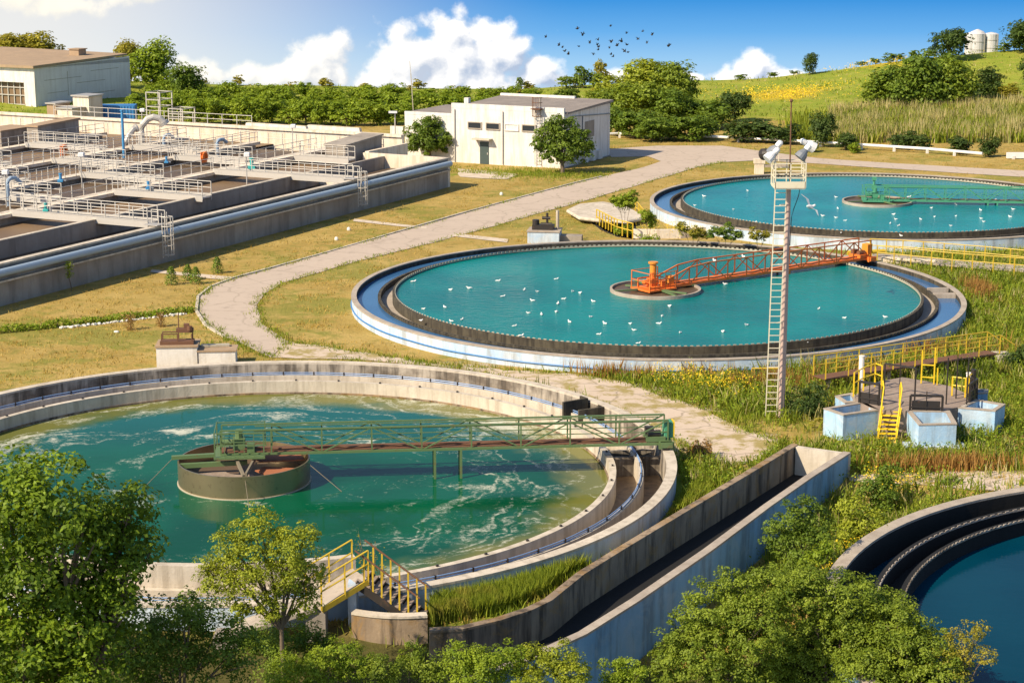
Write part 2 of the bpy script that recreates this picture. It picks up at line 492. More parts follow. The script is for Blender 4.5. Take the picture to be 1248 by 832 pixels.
FLOW = [(PY(955, 132, 262), 7, 8, 1.0), (PY(1075, 98, 285), 7, 9, .8), (PY(1010, 108, 285), 5, 5, .35), (PY(870, 130, 262), 4, 5, .3), (PY(1200, 128, 255), 10, 6, .35)]
def zone(x, y):
    p = (x, y)
    l = 0
    for c, rx, ry, a in LUSH: l = max(l, a*gauss(p, c, rx, ry))
    d = 0
    for c, rx, ry, a in DIRT: d = max(d, a*gauss(p, c, rx, ry))
    f = 0
    for c, rx, ry, a in FLOW: f = max(f, a*gauss(p, c, rx, ry))
    hill = sstep(226, 240, y)
    if y < 62.5: l = 1.0
    return (max(l, hill*.62), d, f, hill)

def circle(c, r, n=120): return [Vector((c.x+r*math.cos(2*PI*k/n), c.y+r*math.sin(2*PI*k/n))) for k in range(n)]
holes = [circle(N_C, N_R-.2), circle(M_C, M_R-.2), circle(F_C, F_R-.2), circle(D_C, D_R-.2),
         [AB(u, w).xy for u, w in ((-6, -.25), (62.3, -.25), (62.3, 5), (70.4, 5), (70.4, 62), (-6, 62))],
         fl_hole, [p.xy for p in pit_poly]]
def make_ground():
    pts = []
    def grid(x0, x1, y0, y1, st):
        x = x0
        k = 0
        while x <= x1:
            y = y0
            while y <= y1:
                pts.append(Vector((x+random.uniform(-.2, .2)*st, y+random.uniform(-.2, .2)*st))); y += st
            x += st
    grid(-60, 60, 54, 112, 1.7); grid(-60, 80, 114, 214, 2.6); grid(-130, -62, 114, 214, 8); grid(-150, 190, 217, 330, 4.2)
    grid(-60, 60, 14, 52, 4); grid(-150, -64, 14, 112, 14); grid(64, 190, 14, 212, 10); grid(-200, 260, 340, 560, 14)
    pts = [p for p in pts if not any(inpoly(p, h) for h in holes) and all(abs((p-c).length-r) > .7 for c, r in ((N_C, N_R), (M_C, M_R), (F_C, F_R), (D_C, D_R)))]
    edges = []
    for h in holes:
        b = len(pts); n = len(h); pts += list(h); edges += [(b+i, b+(i+1) % n) for i in range(n)]
    b = len(pts); pts += [Vector(q) for q in ((-205, 10), (265, 10), (265, 565), (-205, 565))]; edges += [(b+i, b+(i+1) % 4) for i in range(4)]
    V, E, Fc, *_ = delaunay_2d_cdt(pts, edges, [], 0, 1e-4)
    fs = []
    for f in Fc:
        c = (V[f[0]]+V[f[1]]+V[f[2]])/3
        if not any(inpoly(c, h) for h in holes): fs.append(f)
    me = bpy.data.meshes.new('ground')
    me.from_pydata([(v.x, v.y, hgt(v.x, v.y)) for v in V], [], fs)
    at = me.attributes.new('zone', 'FLOAT_COLOR', 'POINT')
    at.data.foreach_set('color', [c for v in V for c in zone(v.x, v.y)])
    me.update()
    bm = bmesh.new(); bm.from_mesh(me)
    for f in bm.faces:
        if f.normal.z < 0: f.normal_flip()
    loose = [v for v in bm.verts if not v.link_faces]
    bmesh.ops.delete(bm, geom=loose, context='VERTS')
    bm.to_mesh(me); bm.free()
    m, b, pb, pos = newmat('ground_soil')
    zc = b.n('ShaderNodeAttribute', attribute_name='zone')
    sep = b.n('ShaderNodeSeparateColor'); b.L.new(zc.outputs['Color'], sep.inputs[0])
    hill = zc.outputs['Alpha']
    nb = b.noise(pos, .22, 5, .65); nm = b.noise(pos, .9, 6, .7); nf = b.noise(pos, 5, 4, .75)
    dry = b.mix(b.ramp(nb, .35, .65), (.375, .262, .075), (.47, .34, .115))
    dry = b.mix(b.math('MULTIPLY', b.ramp(nm, .5, .66), .75), dry, (.25, .23, .055))
    dry = b.mix(b.math('MULTIPLY', b.ramp(b.noise(b.vscale(pos, 1, 1, 1), .45, 5, .7), .56, .72), .6), dry, (.22, .14, .055))
    green = b.mix(nm, (.13, .18, .018), (.25, .27, .035))
    hgreen = b.mix(b.ramp(nb, .35, .7), (.20, .27, .028), (.31, .34, .045))
    hgreen = b.mix(b.math('MULTIPLY', b.ramp(b.noise(b.vscale(pos, .5, 1, 1), .12, 5, .7), .5, .66), .45), hgreen, (.40, .36, .07))
    green = b.mix(hill, green, hgreen)
    lush = b.ramp(b.math('ADD', sep.outputs[0], b.math('MULTIPLY', b.math('SUBTRACT', nm, .5), 1.1)), .3, .62)
    ol = b.ramp(b.math('ADD', b.noise(pos, .10, 4, .6), b.math('MULTIPLY', b.math('SUBTRACT', nm, .5), .55)), .47, .63)
    dry = b.mix(b.math('MULTIPLY', ol, .8), dry, (.225, .225, .045))
    col = b.mix(lush, dry, green)
    dirt = b.ramp(b.math('ADD', sep.outputs[1], b.math('MULTIPLY', b.math('SUBTRACT', nm, .5), 1.2)), .35, .6)
    col = b.mix(dirt, col, b.mix(nf, (.42, .33, .22), (.55, .46, .35)))
    fl = b.ramp(b.math('ADD', sep.outputs[2], b.math('MULTIPLY', b.math('SUBTRACT', nm, .5), 1.4)), .45, .75)
    col = b.mix(b.math('MULTIPLY', fl, .75), col, (.58, .40, .03))
    py = b.n('ShaderNodeSeparateXYZ'); b.set(py.inputs[0], pos)
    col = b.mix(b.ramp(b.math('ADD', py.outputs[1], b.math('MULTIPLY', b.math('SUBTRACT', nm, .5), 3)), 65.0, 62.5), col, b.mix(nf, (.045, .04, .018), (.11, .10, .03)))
    col = b.mix(b.math('MULTIPLY', nf, .4), col, b.mix(.5, col, (.05, .05, .01)))
    b.set(pb.inputs['Base Color'], col); pb.inputs['Roughness'].default_value = .95; pb.inputs['Specular IOR Level'].default_value = .1
    b.set(pb.inputs['Normal'], b.bump(b.math('ADD', nm, b.math('MULTIPLY', nf, .5)), .9, .15))
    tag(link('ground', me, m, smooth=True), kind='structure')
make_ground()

def sheet(name, poly, mat, dz, step=2.0, kind='structure', wob=0.0):
    poly = [Vector((p[0], p[1])) for p in poly]
    b = []
    n = len(poly)
    for i in range(n):
        a, c = poly[i], poly[(i+1) % n]; k = max(1, int((c-a).length/step))
        for j in range(k):
            q = a.lerp(c, j/k)
            if wob: q += Vector((mnoise.noise(Vector((q.x*.9, q.y*.9, 1))), mnoise.noise(Vector((q.x*.9, q.y*.9, 9)))))*wob
            b.append(q)
    pts = list(b); ne = len(b); edges = [(i, (i+1) % ne) for i in range(ne)]
    x0, x1 = min(p.x for p in b), max(p.x for p in b); y0, y1 = min(p.y for p in b), max(p.y for p in b)
    x = x0+step/2
    while x < x1:
        y = y0+step/2
        while y < y1:
            if inpoly((x, y), b): pts.append(Vector((x, y)))
            y += step
        x += step
    V, E, Fc, *_ = delaunay_2d_cdt(pts, edges, [], 1, 1e-4)
    me = bpy.data.meshes.new(name)
    me.from_pydata([(v.x, v.y, hgt(v.x, v.y)+dz) for v in V], [], Fc)
    bm = bmesh.new(); bm.from_mesh(me)
    for f in bm.faces:
        if f.normal.z < 0: f.normal_flip()
    bm.to_mesh(me); bm.free()
    return tag(link(name, me, mat, smooth=True), kind=kind)

def road_mat(name, c1, c2, crack=.5, grassy=0.0):
    m, b, pb, pos = newmat(name)
    n1 = b.noise(pos, .25, 5, .6); n2 = b.noise(pos, 14, 3, .7); n3 = b.noise(pos, 1.1, 6, .7)
    col = b.mix(n1, c1, c2)
    col = b.mix(b.math('MULTIPLY', b.ramp(n3, .52, .7), .45), col, tuple(x*.6 for x in c1))
    vo = b.n('ShaderNodeTexVoronoi', feature='DISTANCE_TO_EDGE'); vo.inputs['Scale'].default_value = .28
    dv = b.n('ShaderNodeVectorMath', operation='ADD'); b.set(dv.inputs[0], pos)
    nv = b.n('ShaderNodeTexNoise'); b.set(nv.inputs['Vector'], pos); nv.inputs['Scale'].default_value = .9; nv.inputs['Detail'].default_value = 5
    b.L.new(nv.outputs['Color'], dv.inputs[1]); b.L.new(dv.outputs[0], vo.inputs['Vector'])
    cr = b.math('SUBTRACT', 1, b.ramp(vo.outputs['Distance'], .0, .03))
    col = b.mix(b.math('MULTIPLY', cr, crack), col, (.16, .13, .09))
    if grassy:
        col = b.mix(b.math('MULTIPLY', b.ramp(b.noise(pos, .55, 6, .72), .46, .60), grassy), col, b.mix(n2, (.36, .27, .12), (.30, .26, .06)))
    col = b.mix(b.math('MULTIPLY', n2, .25), col, tuple(x*.5 for x in c1))
    b.set(pb.inputs['Base Color'], col); pb.inputs['Roughness'].default_value = .92; pb.inputs['Specular IOR Level'].default_value = .2
    b.set(pb.inputs['Normal'], b.bump(b.math('ADD', n2, n3), .3, .04))
    return m
asphalt = road_mat('road_surface', (.47, .385, .315), (.55, .46, .38), .30)
slab = road_mat('broken_slab', (.52, .41, .31), (.66, .56, .46), .55, 1.0)
apron = road_mat('path_slab', (.58, .49, .40), (.66, .57, .47), .4, .25)

roadL = [(330, 436), (300, 422), (275, 411), (252, 397), (241, 380), (243, 362), (258, 350), (285, 340), (330, 328), (400, 308), (480, 285), (560, 262), (640, 240), (700, 224), (745, 213), (785, 204), (806, 197), (790, 191), (745, 192), (741, 182), (800, 178), (880, 178), (1000, 193.5), (1120, 201), (1248, 208.5), (1330, 213)]
roadR = [(1330, 221), (1248, 216), (1120, 208), (1000, 200), (920, 196), (880, 198), (850, 204), (790, 222), (720, 243), (640, 265), (580, 282), (500, 303), (420, 323), (345, 345), (322, 358), (313, 372), (318, 393), (335, 406), (350, 416)]
sheet('road', [G(*p) for p in roadL+roadR], asphalt, .035, 1.6, wob=.12)
low = [(330, 436), (350, 416), (400, 424), (470, 434), (530, 444), (620, 451), (700, 456), (760, 466), (800, 478), (850, 497), (900, 520), (950, 540), (930, 558), (892, 570), (855, 556), (820, 535), (770, 512), (720, 490), (650, 469), (560, 449), (500, 444), (415, 438)]
sheet('concrete_path', [G(*p) for p in low], slab, .03, 1.0, wob=.5)
sheet('concrete_path', [G(*p) for p in ((1030, 577), (1090, 577), (1160, 573), (1248, 574), (1310, 574), (1310, 596), (1248, 600), (1190, 598), (1120, 590), (1040, 586))], slab, .03, 1.0, wob=.4)
sheet('footpath', [G(*p) for p in ((432, 267), (520, 277), (520, 279.5), (430, 270))], apron, .04, 2)
sheet('footpath', [G(*p) for p in ((185, 329), (284, 338), (275, 342), (183, 332))], apron, .04, 2)
sheet('footpath', [G(*p) for p in ((556, 285), (620, 292), (618, 296), (550, 288))], apron, .04, 2)
sheet('footpath', [G(*p) for p in ((557, 206), (600, 209), (632, 213), (620, 219), (560, 216))], apron, .04, 2, wob=.3)
# kerb along the road edge on the lawn side
mb = MB()
kp = [G(*p) for p in roadL[2:15]]
pts = []
for a, c in zip(kp, kp[1:]):
    for k in range(4): pts.append(a.lerp(c, k/4))
mb.wallpath([(p.x, p.y) for p in pts], .18, -.1, .12)
tag(mb.build('kerb', MATS['pale_concrete']), kind='structure')

# ------------------------------------------------------------------ sun and sky
sun = bpy.data.lights.new('sun', 'SUN'); so = bpy.data.objects.new('sun', sun); COL.objects.link(so)
SEL, SDIR = R_(40), Vector((-.82, -.57, 0)).normalized()
tosun = Vector((SDIR.x*math.cos(SEL), SDIR.y*math.cos(SEL), math.sin(SEL)))
so.rotation_euler = (-tosun).to_track_quat('-Z', 'Y').to_euler()
sun.energy = 5.0; sun.angle = R_(.5); sun.color = (1, .84, .61)
so.location = (-60, 20, 80)
w = bpy.data.worlds.new('World'); sc.world = w; w.use_nodes = True
w.cycles.sampling_method = 'MANUAL'; w.cycles.sample_map_resolution = 256
b = NB(w.node_tree); bg = w.node_tree.nodes['Background']
STR = .11
sky = b.n('ShaderNodeTexSky', sky_type='NISHITA', sun_disc=False)
sky.sun_elevation = SEL; sky.sun_rotation = math.atan2(SDIR.x, SDIR.y); sky.air_density = 1.0; sky.dust_density = .6; sky.ozone_density = 1.5
tc = b.n('ShaderNodeTexCoord').outputs['Generated']
off = b.n('ShaderNodeVectorMath', operation='ADD'); b.L.new(tc, off.inputs[0]); off.inputs[1].default_value = (0, 0, .13)
nrm = b.n('ShaderNodeVectorMath', operation='NORMALIZE'); b.L.new(off.outputs[0], nrm.inputs[0])
b.L.new(nrm.outputs[0], sky.inputs[0])
sx = b.n('ShaderNodeSeparateXYZ'); b.L.new(tc, sx.inputs[0])
dx, dy, dz = sx.outputs
yy = b.math('MAXIMUM', dy, .05)
az = b.math('DIVIDE', dx, yy); el = b.math('DIVIDE', dz, yy)
def azel(px, py):
    d = ray(px, py); return d[0]/d[1], d[2]/d[1]
e_top, e_hor = azel(624, 0)[1], azel(624, 108)[1]
# low band of clear sky over the ridge
t = b.math('DIVIDE', b.math('SUBTRACT', el, e_hor), e_top-e_hor)
rp = b.n('ShaderNodeValToRGB'); b.set(rp.inputs[0], b.math('MULTIPLY', t, .25))
cr = rp.color_ramp
def lin(c): return tuple((x/255/12.92 if x/255 <= .04045 else ((x/255+.055)/1.055)**2.4) for x in c)
stops = [(0, (186, 216, 240)), (.08, (150, 198, 236)), (.16, (104, 172, 230)), (.25, (62, 146, 218)), (.5, (40, 120, 205)), (1, (60, 130, 200))]
cr.elements[0].position = 0; cr.elements[0].color = (*lin(stops[0][1]), 1)
cr.elements[1].position = 1; cr.elements[1].color = (*lin(stops[-1][1]), 1)
for p_, c_ in stops[1:-1]:
    e = cr.elements.new(p_); e.color = (*lin(c_), 1)
warm = b.math('MULTIPLY', b.ramp(az, .04, -.27), .88)
band = b.mix(warm, rp.outputs[0], lin((240, 236, 228)))
# cumulus
def cloud_group():
    g = bpy.data.node_groups.new('cloud_density', 'ShaderNodeTree')
    g.interface.new_socket('V', in_out='INPUT', socket_type='NodeSocketVector')
    g.interface.new_socket('D', in_out='OUTPUT', socket_type='NodeSocketFloat')
    q = NB(g); gi = q.n('NodeGroupInput'); go = q.n('NodeGroupOutput')
    v = gi.outputs[0]
    blobs = [(560, 66, 70, 58), (505, 76, 62, 48), (606, 64, 60, 42), (550, 40, 44, 32), (588, 46, 44, 30), (625, 56, 32, 24), (465, 92, 46, 34), (396, 74, 48, 44), (372, 92, 52, 30), (325, 94, 44, 24), (300, 92, 30, 18), (236, 90, 40, 24), (560, 100, 120, 34), (660, 84, 34, 24), (672, 96, 44, 16), (922, 84, 36, 25), (945, 95, 56, 15), (905, 96, 40, 14), (845, 96, 30, 12), (80, 6, 56, 18), (175, -8, 60, 18), (10, -8, 60, 20), (765, 92, 44, 12)]
    d = None
    for x, y, rx, ry in blobs:
        a, e = azel(x, y)
        sb = q.n('ShaderNodeVectorMath', operation='SUBTRACT'); q.set(sb.inputs[0], v); sb.inputs[1].default_value = (a, e, 0)
        l = q.n('ShaderNodeVectorMath', operation='LENGTH'); q.set(l.inputs[0], q.vscale(sb.outputs[0], F/rx, F/ry, 0))
        k = q.math('SUBTRACT', 1.13, l.outputs['Value'])
        d = k if d is None else q.math('SMOOTH_MAX', d, k, .25)
    n1 = q.noise(v, 46, 7, .58); n2 = q.noise(v, 120, 5, .6)
    vo = q.n('ShaderNodeTexVoronoi', feature='F1'); q.set(vo.inputs['Vector'], v); vo.inputs['Scale'].default_value = 90
    d = q.math('ADD', d, q.math('MULTIPLY', q.math('SUBTRACT', n1, .52), 1.35))
    d = q.math('ADD', d, q.math('MULTIPLY', q.math('SUBTRACT', .35, vo.outputs['Distance']), .55))
    d = q.math('ADD', d, q.math('MULTIPLY', q.math('SUBTRACT', n2, .5), .65))
    q.L.new(d, go.inputs[0])
    return g
cg = cloud_group()
cv = b.n('ShaderNodeCombineXYZ'); b.set(cv.inputs[0], az); b.set(cv.inputs[1], el)
g1 = b.n('ShaderNodeGroup'); g1.node_tree = cg; b.L.new(cv.outputs[0], g1.inputs[0])
ov = b.n('ShaderNodeVectorMath', operation='ADD'); b.L.new(cv.outputs[0], ov.inputs[0]); ov.inputs[1].default_value = (-.0045, .0055, 0)
g2 = b.n('ShaderNodeGroup'); g2.node_tree = cg; b.L.new(ov.outputs[0], g2.inputs[0])
alpha = b.math('MULTIPLY', b.ramp(g1.outputs[0], .02, .55), b.ramp(dy, .1, .3))
alpha = b.math('MULTIPLY', alpha, .96)
light = b.math('ADD', .62, b.math('MULTIPLY', b.math('SUBTRACT', g1.outputs[0], g2.outputs[0]), 1.5), clamp=True)
light = b.math('SUBTRACT', light, b.math('MULTIPLY', b.ramp(g1.outputs[0], .5, 1.6), .18))
ccol = b.mix(light, lin((172, 188, 214)), lin((275, 270, 264)))
ccol = b.mix(warm, ccol, lin((255, 248, 230)))
band = b.mix(alpha, band, ccol)
up = b.ramp(el, e_top+.03, e_top+.16)
skyc = sky.outputs[0]
bandS = b.n('ShaderNodeVectorMath', operation='SCALE'); b.L.new(band, bandS.inputs[0]); bandS.inputs['Scale'].default_value = .76/STR
infr = b.math('MULTIPLY', b.math('SUBTRACT', 1, up), b.ramp(dy, .2, .5))
fin = b.mix(infr, skyc, bandS.outputs[0])
b.L.new(fin, bg.inputs[0]); bg.inputs[1].default_value = STR
vs = sc.view_settings
vs.view_transform = 'Standard'; vs.look = 'None'; vs.gamma = 1; vs.exposure = .52; vs.use_curve_mapping = False
sc.cycles.max_bounces = 6; sc.cycles.transparent_max_bounces = 4; sc.cycles.diffuse_bounces = 3; sc.cycles.glossy_bounces = 3
# ------------------------------------------------------------------ round tanks
def teeth(mb, c, r, z, n, w, h, t=.03, a0=0, a1=2*PI):
    """toothed weir strip: one closed band whose upper edge steps up and down"""
    vs = []; N = 4*n
    for k in range(n):
        for f, up in ((0, 1), (.5, 1), (.5, 0), (1, 0)):
            a = a0+(a1-a0)*(k+f)/n
            zz = z+h/2 if up else z-h*.2
            for rr, z_ in ((r-t/2, z-h/2-.05), (r+t/2, z-h/2-.05), (r+t/2, zz), (r-t/2, zz)):
                vs.append((c.x+rr*math.cos(a), c.y+rr*math.sin(a), z_))
    mb.add(vs, [(k*4+q, ((k+1) % N)*4+q, ((k+1) % N)*4+(q+1) % 4, k*4+(q+1) % 4) for k in range(N) for q in range(4)])
    return mb
def struct(name, mb, mat): return tag(mb.build(name, mat), kind='structure')

def clarifier(label, C, R, stripe):
    c = Vector((0, 0, 0))
    t = thing('round_tank', label, 'settling tank', (C.x, C.y, 0))
    MB().ring(c, R-.26, R, -1.2, TOPZ-.08).build('outer_wall', MATS['blue_white_paint'], t)
    MB().ring(c, R-.32, R+.03, TOPZ-.077, TOPZ).build('rim', MATS['rim_concrete'], t)
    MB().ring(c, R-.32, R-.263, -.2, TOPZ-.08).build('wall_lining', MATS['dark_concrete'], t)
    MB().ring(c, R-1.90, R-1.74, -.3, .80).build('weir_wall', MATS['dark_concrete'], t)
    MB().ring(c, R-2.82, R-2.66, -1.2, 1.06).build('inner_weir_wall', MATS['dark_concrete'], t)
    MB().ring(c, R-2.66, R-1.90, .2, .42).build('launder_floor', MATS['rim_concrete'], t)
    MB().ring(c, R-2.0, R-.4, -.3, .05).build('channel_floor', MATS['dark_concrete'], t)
    teeth(MB(), c, R-2.84, 1.05, 300, .2, .12).build('weir_plate', MATS['weir_white'], t)
    teeth(MB(), c, R-1.72, .76, 330, .2, .10).build('weir_plate', MATS['dark_concrete'], t)
    w_ = MB().ring(c, 2.85, 3.0, -.5, 1.12).build('center_ring', MATS['rim_concrete'], t)
    MB().disc(c, 2.85, .97).build('scum_floor', MATS['sludge_dark'], t)
    f = MB()
    for k in range(4):
        a = .4+k*PI/2
        f.bar((.3*math.cos(a), .3*math.sin(a), 1.12), (2.95*math.cos(a), 2.95*math.sin(a), 1.12), .16, .10)
    f.build('support_beam', MATS['green_steel'], t)
    if stripe:
        pts = []
        for k in range(90):
            a = R_(172+ (318-172)*k/89)
            pts.append(((R+.035)*math.cos(a), (R+.035)*math.sin(a), .36+.05*mnoise.noise(Vector((k*.16, 2, 0)))-.06*sstep(30, 60, k)))
        MB().path(pts, .045, 6).build('hose', MATS['stripe_blue'], t)
    return t
tm = clarifier('round settling tank with an orange bridge over teal water', M_C, M_R, True)
tf = clarifier('round settling tank with a long bright green bridge, beside the upper road', F_C, F_R, False)
for a in (R_(-2),):
    MB().box(((M_R-1.05)*math.cos(a), (M_R-1.05)*math.sin(a), .48), (1.4, .55, .8), a).build('partition', MATS['rim_concrete'], tm)
MB().box(((M_R-1.1)*math.cos(R_(3)), (M_R-1.1)*math.sin(R_(3)), .78), (1.4, .22, .3), R_(3)).build('partition', MATS['rim_concrete'], tm)
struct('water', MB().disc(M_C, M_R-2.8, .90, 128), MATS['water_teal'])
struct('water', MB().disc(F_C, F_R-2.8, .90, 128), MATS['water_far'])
struct('water', MB().disc(M_C, M_R-.27, .60, 128, M_R-1.76), MATS['water_blue'])
struct('water', MB().disc(F_C, F_R-.27, .60, 128, F_R-1.76), MATS['water_blue'])

# dark tank
c0 = Vector((0, 0, 0))
td = thing('round_tank', 'round tank with black inner walls and deep blue water', 'settling tank', (D_C.x, D_C.y, 0))
MB().ring(c0, D_R-.45, D_R, -4, .36).build('outer_wall', MATS['pale_blue_paint'], td)
MB().ring(c0, D_R-.5, D_R+.05, .363, .46).build('rim', MATS['rim_concrete'], td)
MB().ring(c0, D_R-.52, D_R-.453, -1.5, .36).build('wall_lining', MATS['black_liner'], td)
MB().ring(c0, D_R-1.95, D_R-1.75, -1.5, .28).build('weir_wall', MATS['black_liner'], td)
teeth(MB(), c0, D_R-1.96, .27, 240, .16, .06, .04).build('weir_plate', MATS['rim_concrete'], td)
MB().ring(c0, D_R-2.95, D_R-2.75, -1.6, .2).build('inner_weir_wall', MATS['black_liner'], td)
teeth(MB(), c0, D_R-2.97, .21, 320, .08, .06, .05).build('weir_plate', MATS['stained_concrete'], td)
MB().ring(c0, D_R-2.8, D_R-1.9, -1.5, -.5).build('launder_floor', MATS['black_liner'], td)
struct('water', MB().disc(D_C, D_R-2.9, -.5, 128), MATS['water_deep'])
struct('water', MB().disc(D_C, D_R-.5, -.75, 128, D_R-1.8), MATS['water_deep'])

# sludge clarifier
tn = thing('round_tank', 'round tank of foamy green water with two inner ring walls and a pale rim', 'settling tank', (N_C.x, N_C.y, 0))
MB().ring(c0, N_R-.38, N_R, -5, TOPZ-.10).build('outer_wall', MATS['blue_white_paint'], tn)
MB().ring(c0, N_R-.45, N_R+.03, TOPZ-.097, TOPZ).build('rim', MATS['pale_concrete'], tn)
MB().ring(c0, N_R-.45, N_R-.383, -1, TOPZ-.10).build('wall_lining', MATS['stained_concrete'], tn)
MB().ring(c0, 17.48, 17.70, -1.2, .50).build('middle_wall', MATS['pale_concrete'], tn)
MB().ring(c0, 16.15, 16.45, -2.0, .50).build('inner_wall', MATS['pale_concrete'], tn)
MB().ring(c0, 16.40, N_R-.3, -1.3, -.50).build('channel_floor', MATS['channel_floor'], tn)
MB().ring(c0, 16.10, 16.15, -.6, -.10).build('waterline_stain', MATS['old_concrete'], tn)
MB().ring(c0, 15.75, 16.13, -.8, 1.36, R_(238), R_(291)).build('raised_wall', MATS['pale_concrete'], tn)
for zz, nm in ((.54, 'pipe'), (.64, 'pipe')):
    MB().path([(17.58*math.cos(2*PI*k/140), 17.58*math.sin(2*PI*k/140), zz+.012*mnoise.noise(Vector((k*.5, 0, 3)))) for k in range(140)], .026, 6, True).build(nm, MATS['pipe_blue'], tn)
def dup_part(o, n, a0=0.0):
    for k in range(1, n):
        c = o.copy(); COL.objects.link(c); c.parent = o.parent; c.rotation_euler = (0, 0, a0+2*PI*k/n)
dup_part(MB().box((17.58, 0, .57), (.10, .06, .22)).build('pipe_bracket', MATS['black_steel'], tn), 66)
dup_part(MB().box((16.3, 0, .53), (.09, .09, .09)).build('anchor', MATS['black_steel'], tn), 44)
B_A = R_(5.3)
for k, (r0, r1) in enumerate(((16.4, 17.5), (17.7, 18.75))):
    for da in (.012, .075):
        a = B_A+da
        MB().box(((r0+r1)/2*math.cos(a), (r0+r1)/2*math.sin(a), -.22), (r1-r0, .16, 1.3), a).build('partition', MATS['stained_concrete'], tn)
MB().ring(c0, 2.93, 3.0, -.6, .86, n=96).build('center_ring', MATS['brass_drum'], tn, smooth=False)
MB().ring(c0, 2.9, 3.05, -.26, -.16, n=96).build('foam_collar', MATS['weir_white'], tn)
MB().disc(c0, 2.93, .10).build('scum_floor', MATS['sludge_dark'], tn)
def plate(a0, a1, r0, r1, z, mat, tilt=0):
    pts = [(r*math.cos(a), r*math.sin(a)) for r, a in [(r1, a0+(a1-a0)*i/6) for i in range(7)]+[(r0, a0+(a1-a0)*(6-i)/6) for i in range(7)]]
    MB().prism(pts, z, z+.05).build('cover_plate', mat, tn)
plate(R_(10), R_(60), .7, 2.75, .62, MATS['rust_plate']); plate(R_(-50), R_(-8), .9, 2.8, .45, MATS['rust_plate'])
plate(R_(200), R_(300), .9, 2.7, .30, MATS['slab_brown']); plate(R_(258), R_(285), 1.6, 2.6, .40, MATS['leaf_bright'])
MB().bar((-3.25, -.3, .98), (.0, .1, 1.08), .22, .16).build('support_beam', MATS['green_steel'], tn)
MB().bar((-2.8, -.75, .72), (.2, -.35, .78), .2, .2).build('support_beam', MATS['green_steel'], tn)
MB().bar((-.35, -.3, 1.0), (.35, -2.6, .78), .12, .16).bar((.55, -.4, .95), (.45, -2.6, .85), .09, .2).build('davit', MATS['rope'], tn)
for p, q in (((-3.2, -.3, .95), (-4.4, -1.0, -.2)), ((.4, -2.7, .8), (.95, -5.2, -.2)), ((2.9, -.4, .8), (4.6, -1.7, -.2))):
    MB().tube(p, q, .014).build('rope', MATS['rope'], tn)

